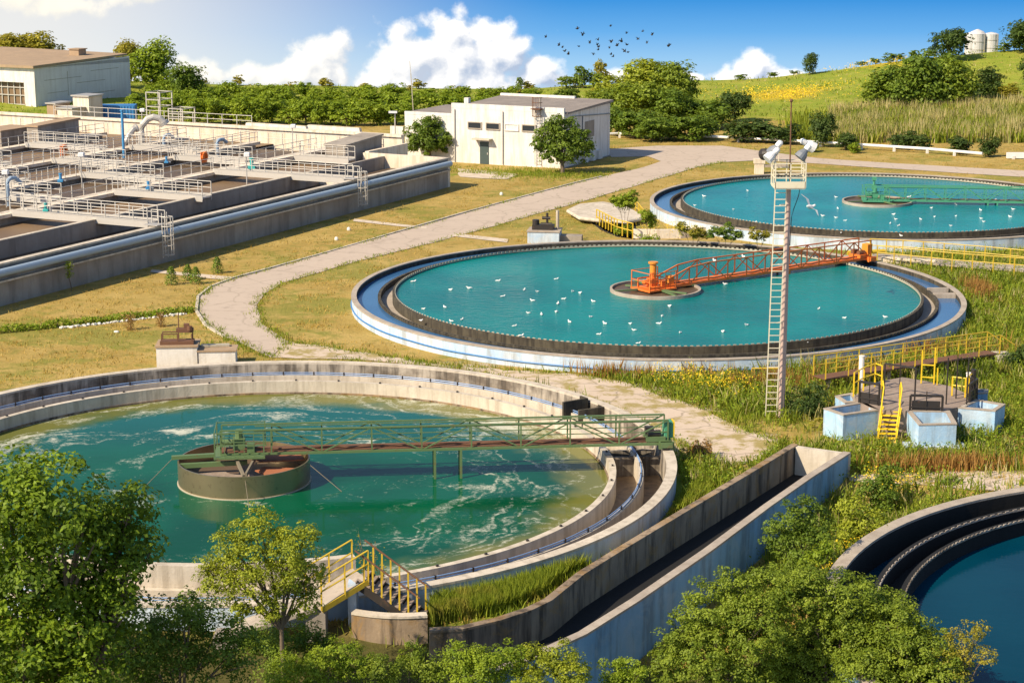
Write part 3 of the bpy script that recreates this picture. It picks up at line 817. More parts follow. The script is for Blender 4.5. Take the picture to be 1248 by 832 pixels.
def foam_water():
    m, b, pb, pos = newmat('water_foam')
    rel = b.n('ShaderNodeVectorMath', operation='SUBTRACT'); b.L.new(pos, rel.inputs[0]); rel.inputs[1].default_value = (N_C.x, N_C.y, 0)
    wp = b.n('ShaderNodeTexNoise'); b.set(wp.inputs['Vector'], rel.outputs[0]); wp.inputs['Scale'].default_value = .22; wp.inputs['Detail'].default_value = 3
    wo = b.n('ShaderNodeVectorMath', operation='SCALE'); b.L.new(wp.outputs['Color'], wo.inputs[0]); wo.inputs['Scale'].default_value = 5.5
    ad = b.n('ShaderNodeVectorMath', operation='ADD'); b.L.new(rel.outputs[0], ad.inputs[0]); b.L.new(wo.outputs[0], ad.inputs[1])
    su = b.n('ShaderNodeVectorMath', operation='SUBTRACT'); b.L.new(ad.outputs[0], su.inputs[0]); su.inputs[1].default_value = (2.75, 2.75, 2.75)
    s = b.n('ShaderNodeSeparateXYZ'); b.L.new(su.outputs[0], s.inputs[0])
    s0 = b.n('ShaderNodeSeparateXYZ'); b.L.new(rel.outputs[0], s0.inputs[0])
    r = b.math('SQRT', b.math('ADD', b.math('MULTIPLY', s.outputs[0], s.outputs[0]), b.math('MULTIPLY', s.outputs[1], s.outputs[1])))
    r0 = b.math('SQRT', b.math('ADD', b.math('MULTIPLY', s0.outputs[0], s0.outputs[0]), b.math('MULTIPLY', s0.outputs[1], s0.outputs[1])))
    inv = b.math('DIVIDE', 1.0, b.math('MAXIMUM', r, .5))
    cv = b.n('ShaderNodeCombineXYZ')
    b.set(cv.inputs[0], b.math('MULTIPLY', b.math('MULTIPLY', s.outputs[0], inv), 1.5)); b.set(cv.inputs[1], b.math('MULTIPLY', b.math('MULTIPLY', s.outputs[1], inv), 1.5)); b.set(cv.inputs[2], b.math('MULTIPLY', r, .42))
    n1 = b.noise(cv.outputs[0], 1.15, 3, .5, .7)
    fine = b.noise(rel.outputs[0], 3.6, 8, .82, .6)
    big = b.noise(rel.outputs[0], .16, 2)
    ridge = b.math('SUBTRACT', 1, b.math('MULTIPLY', b.math('ABSOLUTE', b.math('SUBTRACT', n1, .5)), 13))
    w_ = b.math('ADD', b.math('MULTIPLY', b.ramp(r0, 4, 13.5), .62), b.math('MULTIPLY', b.ramp(s0.outputs[1], -8, 10), .18))
    band = b.math('MULTIPLY', b.math('SUBTRACT', n1, .56), 9)
    rb_ = b.math('MAXIMUM', b.math('MULTIPLY', ridge, .75), band)
    f = b.math('ADD', rb_, b.math('MULTIPLY', b.math('SUBTRACT', fine, .5), 4.2))
    f = b.math('ADD', f, b.math('MULTIPLY', b.math('SUBTRACT', big, .5), 2.2))
    foam = b.math('MULTIPLY', b.ramp(b.math('ADD', f, w_), .95, 2.2), .8)
    deep = b.mix(b.ramp(big, .35, .65), (.0, .056, .024), (.001, .088, .040))
    deep = b.mix(b.math('MULTIPLY', b.ramp(s0.outputs[1], 2, 12), .8), deep, (.002, .10, .09))
    n4 = b.noise(rel.outputs[0], .35, 3)
    olive = b.mix(n4, (.10, .12, .020), (.17, .165, .04))
    ed = b.ramp(b.math('ADD', r0, b.math('MULTIPLY', b.math('SUBTRACT', n4, .5), 4.5)), 13.0, 15.2)
    col = b.mix(ed, deep, olive)
    col = b.mix(foam, col, (.62, .62, .52))
    b.set(pb.inputs['Base Color'], col)
    b.set(pb.inputs['Roughness'], b.math('ADD', .08, b.math('MULTIPLY', foam, .6)))
    pb.inputs['Specular IOR Level'].default_value = .2; pb.inputs['IOR'].default_value = 1.33
    b.set(pb.inputs['Normal'], b.bump(b.noise(b.vscale(pos, 1, 1.5, 1), 1.6, 3), .12, .05))
    return m
struct('water', MB().disc(N_C, 16.16, -.2, 128), foam_water())
for a0, a1, r0, r1 in ((R_(-80), R_(5), 16.45, 17.16), (R_(-60), R_(4), 17.4, 18.4)):
    pass
# ------------------------------------------------------------------ scraper bridges
def bridge(label, C, ang, L, zb, h, wd, npan, main, deckm, gear, x0=-1.0, endlen=1.6, arch=0.0, cab=None, legs=(), rail=True):
    t = thing('scraper_bridge', label, 'bridge', (C.x, C.y, 0), ang)
    xs = [x0+(L-x0)*k/npan for k in range(npan+1)]
    hh = lambda x: h*(1-arch*sstep(3.2, .6, x))
    for sgn in (-1, 1):
        y = sgn*wd/2; m = MB()
        m.bar((x0, y, zb), (L, y, zb), .10, .11)
        for a, c in zip(xs, xs[1:]): m.bar((a, y, zb+hh(a)), (c, y, zb+hh(c)), .075, .075)
        for k, x in enumerate(xs):
            m.bar((x, y, zb), (x, y, zb+hh(x)), .065)
            if 0 < k < npan:
                if k % 2: m.bar((x, y, zb+hh(x)), (xs[k+1], y, zb), .055)
                else: m.bar((x, y, zb+hh(x)*.0), (xs[k+1], y, zb+hh(xs[k+1])), .055)
        m.build('truss', main, t)
        if rail:
            m = MB().bar((x0, y*.86, zb+.55), (L, y*.86, zb+.55), .035); m.bar((x0+1.5, y*.82, zb+h*.93), (L-.3, y*.82, zb+h*.93), .04)
            m.build('handrail', main, t)
    m = MB()
    m.box(((x0+L)/2, 0, zb+.07), (L-x0, wd*.8, .05))
    for k in range(int((L-x0)/.9)): m.box((x0+.45+k*.9, 0, zb-.01), (.08, wd*.94, .07))
    m.build('walkway', deckm, t)
    m = MB().path([(x0+1+k*.6, -.25+.05*math.sin(k*1.3), zb+.17+.03*math.sin(k*2.1)) for k in range(int((L-x0-1)/.6))], .05, 6)
    m.build('cable', MATS['rust_steel'], t)
    # turning platform over the centre
    m = MB()
    for sx in (-1.25, .95):
        for sy in (-.95, .95): m.bar((sx, sy, zb), (sx, sy, zb+1.15), .055)
    for z in (.55, 1.12):
        m.bar((-1.25, -.95, zb+z), (.95, -.95, zb+z), .04).bar((-1.25, .95, zb+z), (.95, .95, zb+z), .04).bar((-1.25, -.95, zb+z), (-1.25, .95, zb+z), .04)
    for k in range(1, 5): m.bar((-1.25+k*.44, -.95, zb), (-1.25+k*.44, -.95, zb+1.12), .03)
    m.build('platform_railing', main, t)
    MB().box((-.15, 0, zb-.05), (2.3, 2.0, .1)).build('platform', main, t)
    MB().box((-.2, .1, zb+.34), (.55, .5, .55)).tube((-.2, .1, zb+.6), (-.2, .1, zb+1.0), .17).tube((-.5, .1, zb+.4), (-.95, .1, zb+.4), .16).box((.35, -.3, zb+.25), (.35, .3, .4)).build('motor', gear, t)
    for x, zl in legs:
        for y in (-wd/2, wd/2): MB().bar((x, y, zb), (x, y, zl), .11).build('leg', gear if gear is not MATS['blue_gear'] else main, t)
        MB().bar((x, -wd/2, zb-.5), (x, wd/2, zb-.5), .07).build('leg_brace', main, t)
    # carriage on the rim
    e = L
    m = MB().box((e-.1, 0, zb+.02), (.55, wd*1.7, .26)).box((e-.55, 0, zb+.2), (.9, wd*.95, .22))
    for y in (-wd*.7, wd*.7): m.box((e-.1, y, zb-.02), (.7, .16, .34))
    m.build('end_carriage', gear, t)
    for y in (-wd*.72, wd*.72):
        MB().tube((e-.1, y-.08, TOPZ+.17), (e-.1, y+.08, TOPZ+.17), .17, n=14).build('wheel', MATS['black_steel'], t)
    MB().tube((e-.9, -.25, zb+.42), (e-.3, -.25, zb+.42), .17, n=10).box((e-.75, .25, zb+.45), (.4, .35, .35)).build('drive_motor', cab[0], t)
    MB().box((e+.05, -.15, zb+.62), (.42, .6, .75)).build('control_cabinet', cab[1], t, bevel=.03)
    MB().box((e+.30, -.15, zb+.66), (.06, .56, .7)).build('cabinet_door', cab[2], t)
    return t
for o in tn.children:
    if o.name.split('.')[0] in ('center_ring', 'foam_collar', 'scum_floor', 'cover_plate', 'support_beam', 'davit', 'rope'): o.location.x -= .55
E_ = 19.2
tb = bridge('green truss bridge turning over the foamy green tank', N_C+Vector((-.55, 0)), B_A, 19.5, 1.20, 1.12, 1.05, 9, MATS['green_steel'], MATS['rust_steel'], MATS['green_steel'], legs=((8.7, -.25), (9.9, -.25)), cab=(MATS['black_steel'], MATS['bright_green_steel'], MATS['yellow_bright']))
to = bridge('orange truss bridge turning over the teal tank', M_C, R_(35.3), 19.4, 1.18, 1.3, 1.2, 12, MATS['orange_steel'], MATS['orange_steel'], MATS['orange_steel'], arch=.55, legs=((11.5, .55),), cab=(MATS['rust_steel'], MATS['orange_bright'], MATS['yellow_bright']), rail=False)
MB().tube((-.1, .15, 1.1), (-.1, .15, 2.75), .22, n=14).tube((-.1, .15, 2.75), (-.1, .15, 2.85), .33, n=14).build('column', MATS['orange_bright'], to)
MB().box((1.15, -.1, 1.55), (.4, .45, .6)).build('cabinet', MATS['orange_bright'], to)
MB().bar((1.9, -2.0, 1.13), (-1.9, .9, 1.13), .18, .1).build('support_beam', MATS['green_steel'], tm)
tg = bridge('long bright green truss bridge over the tank near the upper road', F_C, R_(-6.5), 19.2, 1.18, 1.2, 1.2, 12, MATS['bright_green_steel'], MATS['bright_green_steel'], MATS['bright_green_steel'], legs=((9.3, .55), (10.1, .55)), cab=(MATS['black_steel'], MATS['bright_green_steel'], MATS['yellow_bright']))
MB().tube((-.3, .3, 1.1), (-.3, .3, 3.0), .10).box((-.3, .3, 2.95), (.35, .3, .3)).box((-.3, .3, 2.2), (.4, .3, .4)).build('column', MATS['bright_green_steel'], tg)

# baffle boxes on the rim behind the green bridge
for (x, y), (x2, y2), lb in (((686, 502), (714, 497), 'grey concrete baffle panel, the larger of two behind the green bridge'), ((705, 507), (736, 503), 'grey concrete baffle panel, the lower of two behind the green bridge')):
    a, c = P(x, y, .6), P(x2, y2, .6)
    t = thing('baffle_box', lb, 'baffle', (a+(c-a)/2)*1.0)
    t.location.z = 0
    d = c-a; rz = math.atan2(d.y, d.x); hi = .62 if 'larger' in lb else .42
    MB().box((0, 0, .35+hi/2), (d.length, .12, hi+.3), rz).build('panel', MATS['dark_concrete'], t)
    MB().box((d.x*.42, d.y*.42+.3, .35+hi/2), (.1, .6, hi+.3), rz).build('panel', MATS['dark_concrete'], t)

# ------------------------------------------------------------------ gulls and the flock
def gull_mesh(name, kind):
    m = MB()
    m.path([(-.30, 0, .10), (-.18, 0, .09), (-.05, 0, .09), (.08, 0, .105), (.17, 0, .15), (.21, 0, .23), (.25, 0, .27), (.30, 0, .265), (.36, 0, .25)], [.012, .06, .10, .115, .085, .055, .062, .035, .008], 10)
    if kind == 'swim':
        for s in (-1, 1): m.path([(.10, s*.08, .14), (-.08, s*.10, .16), (-.24, s*.05, .15), (-.36, s*.02, .14)], [.03, .055, .035, .008], 6)
    else:
        for s in (-1, 1):
            m.add([(.1, s*.05, .12), (-.08, s*.05, .12), (-.10, s*.38, .26), (.08, s*.36, .27), (-.16, s*.72, .20), (-.11, s*.70, .21)], [(0, 1, 2, 3), (3, 2, 4, 5)])
            m.add([(.1, s*.05, .10), (-.08, s*.05, .10), (-.10, s*.38, .24), (.08, s*.36, .25), (-.16, s*.72, .19), (-.11, s*.70, .20)], [(3, 2, 1, 0), (5, 4, 2, 3)])
    return m
mid_gulls = [(504, 342), (549, 352), (572, 350), (607, 341), (678, 339), (639, 352), (655, 354), (613, 360), (698, 354), (707, 356), (687, 363), (649, 365), (680, 369), (678, 379), (723, 366), (644, 380), (660, 382), (516, 375), (542, 373), (550, 390), (563, 388), (627, 396), (635, 408), (720, 385), (694, 391), (737, 393), (768, 393), (773, 401), (730, 406), (778, 417), (803, 393), (807, 384), (829, 404), (884, 345), (881, 403), (910, 395), (998, 375), (1029, 386), (1079, 385), (983, 416), (513, 389), (816, 372)]
far_gulls = [(858, 238), (894, 254), (847, 249), (911, 231), (921, 270), (1003, 262), (1019, 239), (1019, 264), (1030, 267.5), (1085, 271), (1092, 266), (1095, 274), (1089, 260), (1098, 286), (1025, 282), (1122, 266), (1139, 263), (1135, 252), (1165, 248), (1165, 262), (1159, 274), (1190, 280), (1195, 255), (1196, 265), (1199, 269), (1213, 242), (1235, 254), (1231, 263), (1021, 253)]
g0 = None
for lst, lb, gr, zc in ((mid_gulls, 'white gull resting on the teal water around the orange bridge', 'gulls on the water around the orange bridge', .90), (far_gulls, 'white gull resting on the teal water around the bright green bridge', 'gulls on the water around the bright green bridge', .90)):
    for x, y in lst:
        if g0 is None:
            g0 = gull_mesh('gull', 'swim').build('gull', MATS['feather'], smooth=True); o = g0
        else:
            o = g0.copy(); COL.objects.link(o)
        p = P(x, y+1.5, zc)
        o.location = (p.x, p.y, zc-.04); o.rotation_euler = (0, 0, random.uniform(0, 2*PI))
        s = random.uniform(.44, .64); o.scale = (s, s, s)
        tag(o, lb, 'gull', gr)
for x, y, lb in ((1108, 239, 'white gull perched on the bottom beam of the bright green bridge'), (1071, 232, None)):
    if lb is None: continue
    o = g0.copy(); COL.objects.link(o); p = PY(x, y+2, 160.6); o.location = p; tag(o, lb, 'gull')
for x, y, lb in ((884, 312, 'white gull perched on the orange bridge top rail, higher up the slope'), (843, 318, 'white gull perched on the orange bridge top rail near its curved start')):
    C2 = Vector((M_C.x, M_C.y)); dd = Vector((math.cos(R_(35.3)), math.sin(R_(35.3))))
    tt = 7.2 if '884' in str(x) else 4.6
    q = C2+dd*tt
    o = g0.copy(); COL.objects.link(o); o.location = (q.x+.33, q.y-.47, 1.18+1.3+.02); o.rotation_euler = (0, 0, 2); tag(o, lb, 'gull')
fg = gull_mesh('gull', 'fly').build('gull', MATS['feather'], smooth=True)
fg.location = PY(985, 254, 118); fg.rotation_euler = (.7, .3, .9); fg.scale = (1.35,)*3
tag(fg, 'white gull flying with spread wings beside the floodlight mast', 'gull')
sky_birds = [(749, 138), (797, 168), (809, 176), (818, 190), (832, 201), (862, 108), (882, 132), (867, 172), (909, 160), (939, 149), (935, 166), (940, 174), (941, 184), (922, 202), (984, 98), (985, 157), (981, 178), (1008, 170), (1027, 155), (1042, 124), (1042, 166), (988, 201), (995, 209), (1036, 190), (1047, 194), (1083, 146), (1101, 117), (1117, 160), (1135, 131), (1194, 172)]
b0 = None
for x, y in sky_birds:
    if b0 is None:
        b0 = gull_mesh('bird', 'fly').build('bird', MATS['black_feather'], smooth=True); o = b0
    else: o = b0.copy(); COL.objects.link(o)
    o.location = PY(416+x/3, y/3, 150+random.uniform(-9, 9)); s = random.uniform(.32, .5); o.scale = (s, s*random.uniform(.7, 1), s*random.uniform(1, 2.4))
    o.rotation_euler = (random.uniform(-.5, .5), random.uniform(-.5, .5), random.uniform(-.9, .9))
    tag(o, 'small black bird flying in the flock above the hill', 'bird', 'flock of black birds in the sky')
# ------------------------------------------------------------------ railings
def post_rail(t, pts, h, rails, mat, r=.03, spacing=None, base=.0, posts=True, single=None, hang=0.0):
    """rails through pts (local), each post a mesh of its own unless single"""
    pts = [Vector(p) for p in pts]
    m = MB() if single else None
    rm = m or MB()
    for k in rails:
        for a, c in zip(pts, pts[1:]): rm.tube(a+Vector((0, 0, h*k)), c+Vector((0, 0, h*k)), r, n=6)
    pp = []
    for a, c in zip(pts, pts[1:]):
        n = max(1, round((c-a).length/spacing)) if spacing else 1
        for k in range(n): pp.append(a.lerp(c, k/n))
    pp.append(pts[-1])
    for p in pp:
        q = m or MB()
        q.bar(p+Vector((0, 0, base-hang)), p+Vector((0, 0, h)), r*2.1)
        if not m: q.build('post', mat, t)
    if m: m.build('railing', mat, t)
    else: rm.build('rail', mat, t)

# ------------------------------------------------------------------ aeration basins
ta = thing('aeration_basin', 'long grey concrete basin complex with divided channels of brown sludge', 'basin', (A0.x, A0.y, 0), A_RZ)
def LB(u0, u1, w0, w1, z0, z1): return ((u0+u1)/2, (w0+w1)/2, (z0+z1)/2), (u1-u0, w1-w0, z1-z0)
def abox(name, mat, *a): return MB().box(*LB(*a)).build(name, MATS[mat], ta)
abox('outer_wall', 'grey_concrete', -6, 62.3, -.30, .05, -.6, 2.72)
abox('coping', 'pale_concrete', -6, 62.3, -.42, .12, 2.723, 2.85)
abox('ledge', 'pale_concrete', -6, 62.3, -.62, -.303, 1.62, 1.74)
MB().tube((-6, -.62, 2.30), (62.2, -.62, 2.30), .26, n=14).build('pipe', MATS['pipe_blue_grey'], ta)
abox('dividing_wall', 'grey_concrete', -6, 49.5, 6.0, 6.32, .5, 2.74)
abox('coping', 'pale_concrete', -6, 49.5, 5.95, 6.37, 2.743, 2.82)
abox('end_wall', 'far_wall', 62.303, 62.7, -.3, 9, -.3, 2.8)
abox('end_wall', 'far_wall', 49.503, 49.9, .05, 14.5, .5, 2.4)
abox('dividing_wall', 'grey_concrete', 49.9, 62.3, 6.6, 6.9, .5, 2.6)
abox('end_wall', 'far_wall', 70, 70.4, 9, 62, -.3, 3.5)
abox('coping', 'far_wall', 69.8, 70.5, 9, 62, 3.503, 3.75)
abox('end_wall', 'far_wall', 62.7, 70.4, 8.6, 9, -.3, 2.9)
for w, w1 in ((14.1, 15.3), (23.6, 24.6), (32.4, 33.6), (43.0, 44.0)):
    abox('walkway_beam', 'grey_concrete', -6, 66, w+.25, w1-.25, .4, 2.42)
    abox('walkway_slab', 'far_wall', -6, 66.5, w, w1, 2.423, 2.7)
abox('floor', 'dark_concrete', -6, 62.3, .05, 9, .2, .5); abox('floor', 'dark_concrete', -6, 70, 9, 62, .2, .5)
for u, w, w1 in ((24.5, 15.3, 23.6), (38.2, 15.3, 23.6), (9.0, 15.3, 23.6), (52, 15.3, 23.6), (18, 24.6, 32.4), (31.5, 24.6, 32.4), (45, 24.6, 32.4), (57, 24.6, 32.4), (40, 33.6, 43), (54, 33.6, 43)):
    abox('dividing_wall', 'grey_concrete', u, u+.35, w, w1, .5, 2.5)
for nm, u0, u1, w0, w1, z, mt in (('sludge', -6, 62.3, .05, 6.0, 1.5, 'sludge_dark'), ('sludge', -6, 49.5, 6.32, 14.35, 1.85, 'sludge'), ('sludge', -6, 66, 15.05, 23.85, 2.0, 'sludge_dark'), ('sludge', -6, 70, 24.35, 62, 2.05, 'sludge'), ('sludge', 49.9, 62.3, 6.9, 14.35, 1.9, 'sludge')):
    m = MB(); m.add([AB(u0, w0, z), AB(u1, w0, z), AB(u1, w1, z), AB(u0, w1, z)], [(0, 1, 2, 3)])
    struct('water', m, MATS[mt])

def catwalk(u, w0, w1, label, z=2.72, wd=1.25, group=None):
    t = thing('catwalk', label, 'catwalk', tuple(AB(u, w0, z)), A_RZ+PI/2, group)
    L = w1-w0
    MB().box((L/2, 0, .06), (L, wd, .12)).build('deck', MATS['galvanised'], t)
    for s in (-1, 1):
        MB().box((L/2, s*wd/2, .02), (L, .06, .48)).box((L/2, s*wd/2, .29), (L, .1, .05)).build('girder', MATS['rail_grey'], t)
        post_rail(t, [(0, s*wd/2, .27), (L, s*wd/2, .27)], 1.05, (.5, .98), MATS['rail_grey'], .028, 1.35, single=True, hang=.35)
    return t
catwalk(18.4, 1.2, 14.2, 'galvanised catwalk across the basin, with the green motor on its railing')
catwalk(31.0, 5.2, 14.2, 'galvanised catwalk across the basin, the short one ending before the outer channel')
catwalk(45.4, .4, 14.2, 'galvanised catwalk with the tall teal valve, ending at the farther caged ladder')
catwalk(58.5, 8.0, 14.2, 'short galvanised catwalk beside the small concrete hut', 2.5)
CW = [(11.5, 15.4, 23.6), (24.7, 15.4, 23.6), (38.4, 15.4, 23.6), (52.2, 15.4, 23.6), (18.2, 24.7, 32.4), (31.7, 24.7, 32.4), (45.2, 24.7, 32.4), (57, 24.7, 32.4), (40, 33.7, 43), (54, 33.7, 43)]
for k, (u, w0, w1) in enumerate(CW):
    catwalk(u, w0, w1, 'galvanised catwalk among the inner basins, between two long walkways', group='catwalks among the inner basins')
for w, u0, u1, lb in ((15.3, -5, 64, 'grey pipe railing on the inner side of the long walkway nearest the outer wall'),
                  (23.6, -5, 66, 'grey pipe railing along the second long walkway of the basins'), (24.6, 5, 66, 'grey pipe railing on the inner side of the second long walkway'),
                  (32.4, 12, 66, 'grey pipe railing along the third long walkway of the basins'), (33.6, 12, 66, 'grey pipe railing on the inner side of the third long walkway'), (43, 24, 66, 'grey pipe railing along the walkway nearest the concrete hut with grass on it')):
    t = thing('handrail', lb, 'railing', tuple(AB(u0, w, 2.7)), A_RZ)
    skip = [u for u, a, c in CW if abs(a-w) < .5 or abs(c-w) < .5]
    post_rail(t, [(0, 0, 0), (u1-u0, 0, 0)], 1.05, (.5, .98), MATS['rail_grey'], .028, 1.5, single=True)
t = thing('handrail', 'grey pipe railing along the pale far wall of the basins', 'railing', tuple(AB(68, 10, 2.3)), A_RZ+PI/2)
post_rail(t, [(0, 0, 0), (46, 0, 0)], 1.2, (.5, .98), MATS['rail_grey'], .03, 1.7, single=True)
t = thing('handrail', 'grey pipe railing on top of the pale far wall', 'railing', tuple(AB(70.1, 27, 3.75)), A_RZ+PI/2)
post_rail(t, [(0, 0, 0), (26, 0, 0)], 1.1, (.5, .98), MATS['rail_grey'], .03, 1.9, single=True)
def caged_ladder(u, label):
    t = thing('caged_ladder', label, 'ladder', tuple(AB(u, -1.0, 0)), A_RZ)
    m = MB()
    for s in (-.3, .3): m.bar((s, .1, .55), (s, .1, 3.9), .05)
    for k in range(11): m.bar((-.3, .1, .75+k*.3), (.3, .1, .75+k*.3), .035)
    m.build('ladder', MATS['rail_grey'], t)
    m = MB()
    hoop = lambda z: [(-.38*math.cos(a)*1.0, .1-.72*math.sin(a), z) for a in [PI*i/8 for i in range(9)]]
    for z in (.8, 1.5, 2.2, 2.9, 3.6): m.path(hoop(z), .03, 5)
    for i in (1, 3, 4, 5, 7):
        a = PI*i/8; m.bar((-.38*math.cos(a), .1-.72*math.sin(a), .8), (-.38*math.cos(a), .1-.72*math.sin(a), 3.6), .035)
    m.build('cage', MATS['rail_grey'], t)
    m = MB()
    m.box((0, 1.0, 2.95), (1.0, 1.2, .07)); m.build('platform', MATS['galvanised'], t)
    post_rail(t, [(.5, .4, 2.98), (.5, 1.6, 2.98)], 1.0, (.5, .98), MATS['rail_grey'], .028, .6, single=True)
caged_ladder(17.0, 'white caged ladder on the basin wall beside the nearest catwalk')
caged_ladder(45.0, 'white caged ladder on the basin wall nearest the end of the complex')

# motors, valves, lifebuoys, lamps and pipework
def gear(px, py, z, mat, label, s=1.0):
    p = P(px, py, z)
    s *= .72
    t = thing('gear_motor', label, 'motor', p)
    MB().box((0, 0, .15*s), (.6*s, .45*s, .3*s)).build('gearbox', MATS[mat], t, bevel=.03)
    MB().tube((0, 0, .3*s), (0, 0, .85*s), .16*s, n=12).tube((0, 0, .85*s), (0, 0, .95*s), .2*s, n=12).build('motor_body', MATS[mat], t)
    MB().tube((.3*s, 0, .15*s), (.6*s, 0, .15*s), .12*s, n=10).build('shaft_cover', MATS['lamp_grey'], t)
gear(56, 258, 3.0, 'teal_gear', 'green drive motor on the nearest catwalk')
gear(74, 222, 3.0, 'blue_gear', 'blue drive motor on an inner catwalk, the one nearer the frame edge', 1.1)
gear(181, 231, 3.0, 'blue_gear', 'blue drive motor on the short catwalk', 1.0)
gear(307, 206, 3.0, 'teal_gear', 'tall teal valve on the catwalk near the caged ladder', 1.5)
gear(203, 199, 3.0, 'blue_gear', 'small blue drive motor on an inner catwalk behind the lifebuoy', .9)
for px, py, lb in ((79, 184, 'orange lifebuoy hanging on a railing of the inner basins, in front of the concrete hut'), (250, 193, 'orange lifebuoy hanging on the railing near the teal valve')):
    p = P(px, py+6, 2.9)
    t = thing('lifebuoy', lb, 'lifebuoy', (p.x, p.y, 2.9), A_RZ)
    m = MB(); m.path([(.36*math.cos(a), 0, .62+.36*math.sin(a)) for a in [2*PI*i/20 for i in range(20)]], .10, 8, True)
    m.build('ring', MATS['life_orange'], t); MB().box((0, .12, .55), (.95, .06, 1.0)).build('holder_board', MATS['life_orange'], t)
p = P(151, 190, 2.7)
t = thing('pole', 'tall blue pole standing among the basin railings', 'pole', p)
MB().tube((0, 0, -.2), (0, 0, 4.3), .13, n=10).build('shaft', MATS['blue_gear'], t); MB().tube((0, 0, 4.3), (0, 0, 4.4), .2, n=10).build('cap', MATS['blue_gear'], t)
p = P(187, 172, 2.6)
t = thing('gooseneck_pipe', 'fat silver gooseneck pipe rising by the pale far wall', 'pipe', p, R_(10))
m = MB(); m.path([(-1.2, 0, -1), (-1.2, 0, .9), (-1.0, 0, 1.7), (-.5, 0, 2.25), (.1, 0, 2.45), (.7, 0, 2.3), (1.1, 0, 1.9)], .34, 12); m.build('bend', MATS['rail_grey'], t)
m = MB(); m.tube((1.05, 0, 1.95), (1.25, 0, 1.65), .52, n=12); m.build('flange', MATS['galvanised'], t)
t = thing('gooseneck_pipe', 'dull silver pipe bend leaning beside the taller gooseneck', 'pipe', P(161, 176, 2.6), R_(40))
m = MB(); m.path([(-.9, 0, -.6), (-.7, 0, .3), (-.3, 0, 1.0), (.2, 0, 1.5), (.5, 0, 1.6)], .32, 10); m.build('bend', MATS['galvanised'], t)
MB().tube((.45, 0, 1.58), (.62, 0, 1.62), .42, n=12).build('flange', MATS['galvanised'], t)
def vent_pipe(px, py, lb, h=1.3):
    t = thing('vent_pipe', lb, 'pipe', P(px, py, 2.6), A_RZ)
    m = MB(); m.path([(0, 0, -.4), (0, 0, h*.7), (.15, 0, h*.93), (.45, 0, h), (1.0, 0, h*.98), (1.6, 0, h*.7)], .17, 10); m.build('bend', MATS['pipe_blue_grey'], t)
    MB().tube((0, 0, .0), (0, 0, .12), .26, n=12).build('flange', MATS['galvanised'], t)
vent_pipe(265, 187, 'blue grey bent air pipe behind the lifebuoy by the teal valve'); vent_pipe(10, 245, 'blue grey bent air pipe at the frame edge above the nearest catwalk', 1.8); vent_pipe(200, 180, 'thin bent air pipe next to the fat gooseneck', 1.2)
for px, py, lb in ((301, 226, 'white floodlight on a post among the catwalks, nearest the teal valve'), (100, 226, 'white lamp on a short post where two walkways meet'), (357, 187, 'white lamp post by the far wall, nearest the small hut'), (174, 165, 'white lamp post in front of the blue container'), (8, 250, 'white lamp post at the frame edge')):
    t = thing('lamp_post', lb, 'lamp', P(px, py, 2.6))
    MB().tube((0, 0, -.2), (0, 0, 2.6), .05, n=8).build('pole', MATS['rail_grey'], t); MB().box((.1, -.15, 2.65), (.5, .45, .38)).build('lamp_head', MATS['lamp_white'], t, bevel=.05)

def hut(px, py, z, wl, ul, h, lb, wall, roofm, slope=.35):
    p = P(px, py, z)
    t = thing('concrete_hut', lb, 'hut', (p.x, p.y, z-1.8), A_RZ)
    m = MB(); m.add([(0, 0, 0), (ul, 0, 0), (ul, wl, 0), (0, wl, 0), (0, 0, h+1.8-slope), (ul, 0, h+1.8), (ul, wl, h+1.8), (0, wl, h+1.8-slope)], [(3, 2, 1, 0), (4, 5, 6, 7), (0, 1, 5, 4), (1, 2, 6, 5), (2, 3, 7, 6), (3, 0, 4, 7)])
    m.build('wall', MATS[wall], t)
    m = MB(); e = .15; z0 = h+1.803
    m.add([(-e, -e, z0-slope), (ul+e, -e, z0), (ul+e, wl+e, z0), (-e, wl+e, z0-slope), (-e, -e, z0+.18-slope), (ul+e, -e, z0+.18), (ul+e, wl+e, z0+.18), (-e, wl+e, z0+.18-slope)], [(3, 2, 1, 0), (4, 5, 6, 7), (0, 1, 5, 4), (1, 2, 6, 5), (2, 3, 7, 6), (3, 0, 4, 7)])
    m.build('roof', MATS[roofm], t)
hut(421, 196, 2.2, 2.2, 7.0, 1.7, 'small grey concrete hut with a sloping lid at the end of the basins', 'grey_concrete', 'grey_concrete')
hut(47, 177, 2.4, 1.4, 6.5, 2.0, 'concrete hut with grass growing on its roof, deep among the basins', 'grey_concrete', 'roof_tan', .2)
t = thing('concrete_hut', 'low concrete block on the far basins, at the frame edge', 'hut', P(8, 172, 2.4), A_RZ)
MB().box((0, 0, .5), (5, 3, 1.6)).build('wall', MATS['grey_concrete'], t); MB().box((0, 0, 1.35), (5.2, 3.2, .1)).build('roof', MATS['roof_tan'], t)
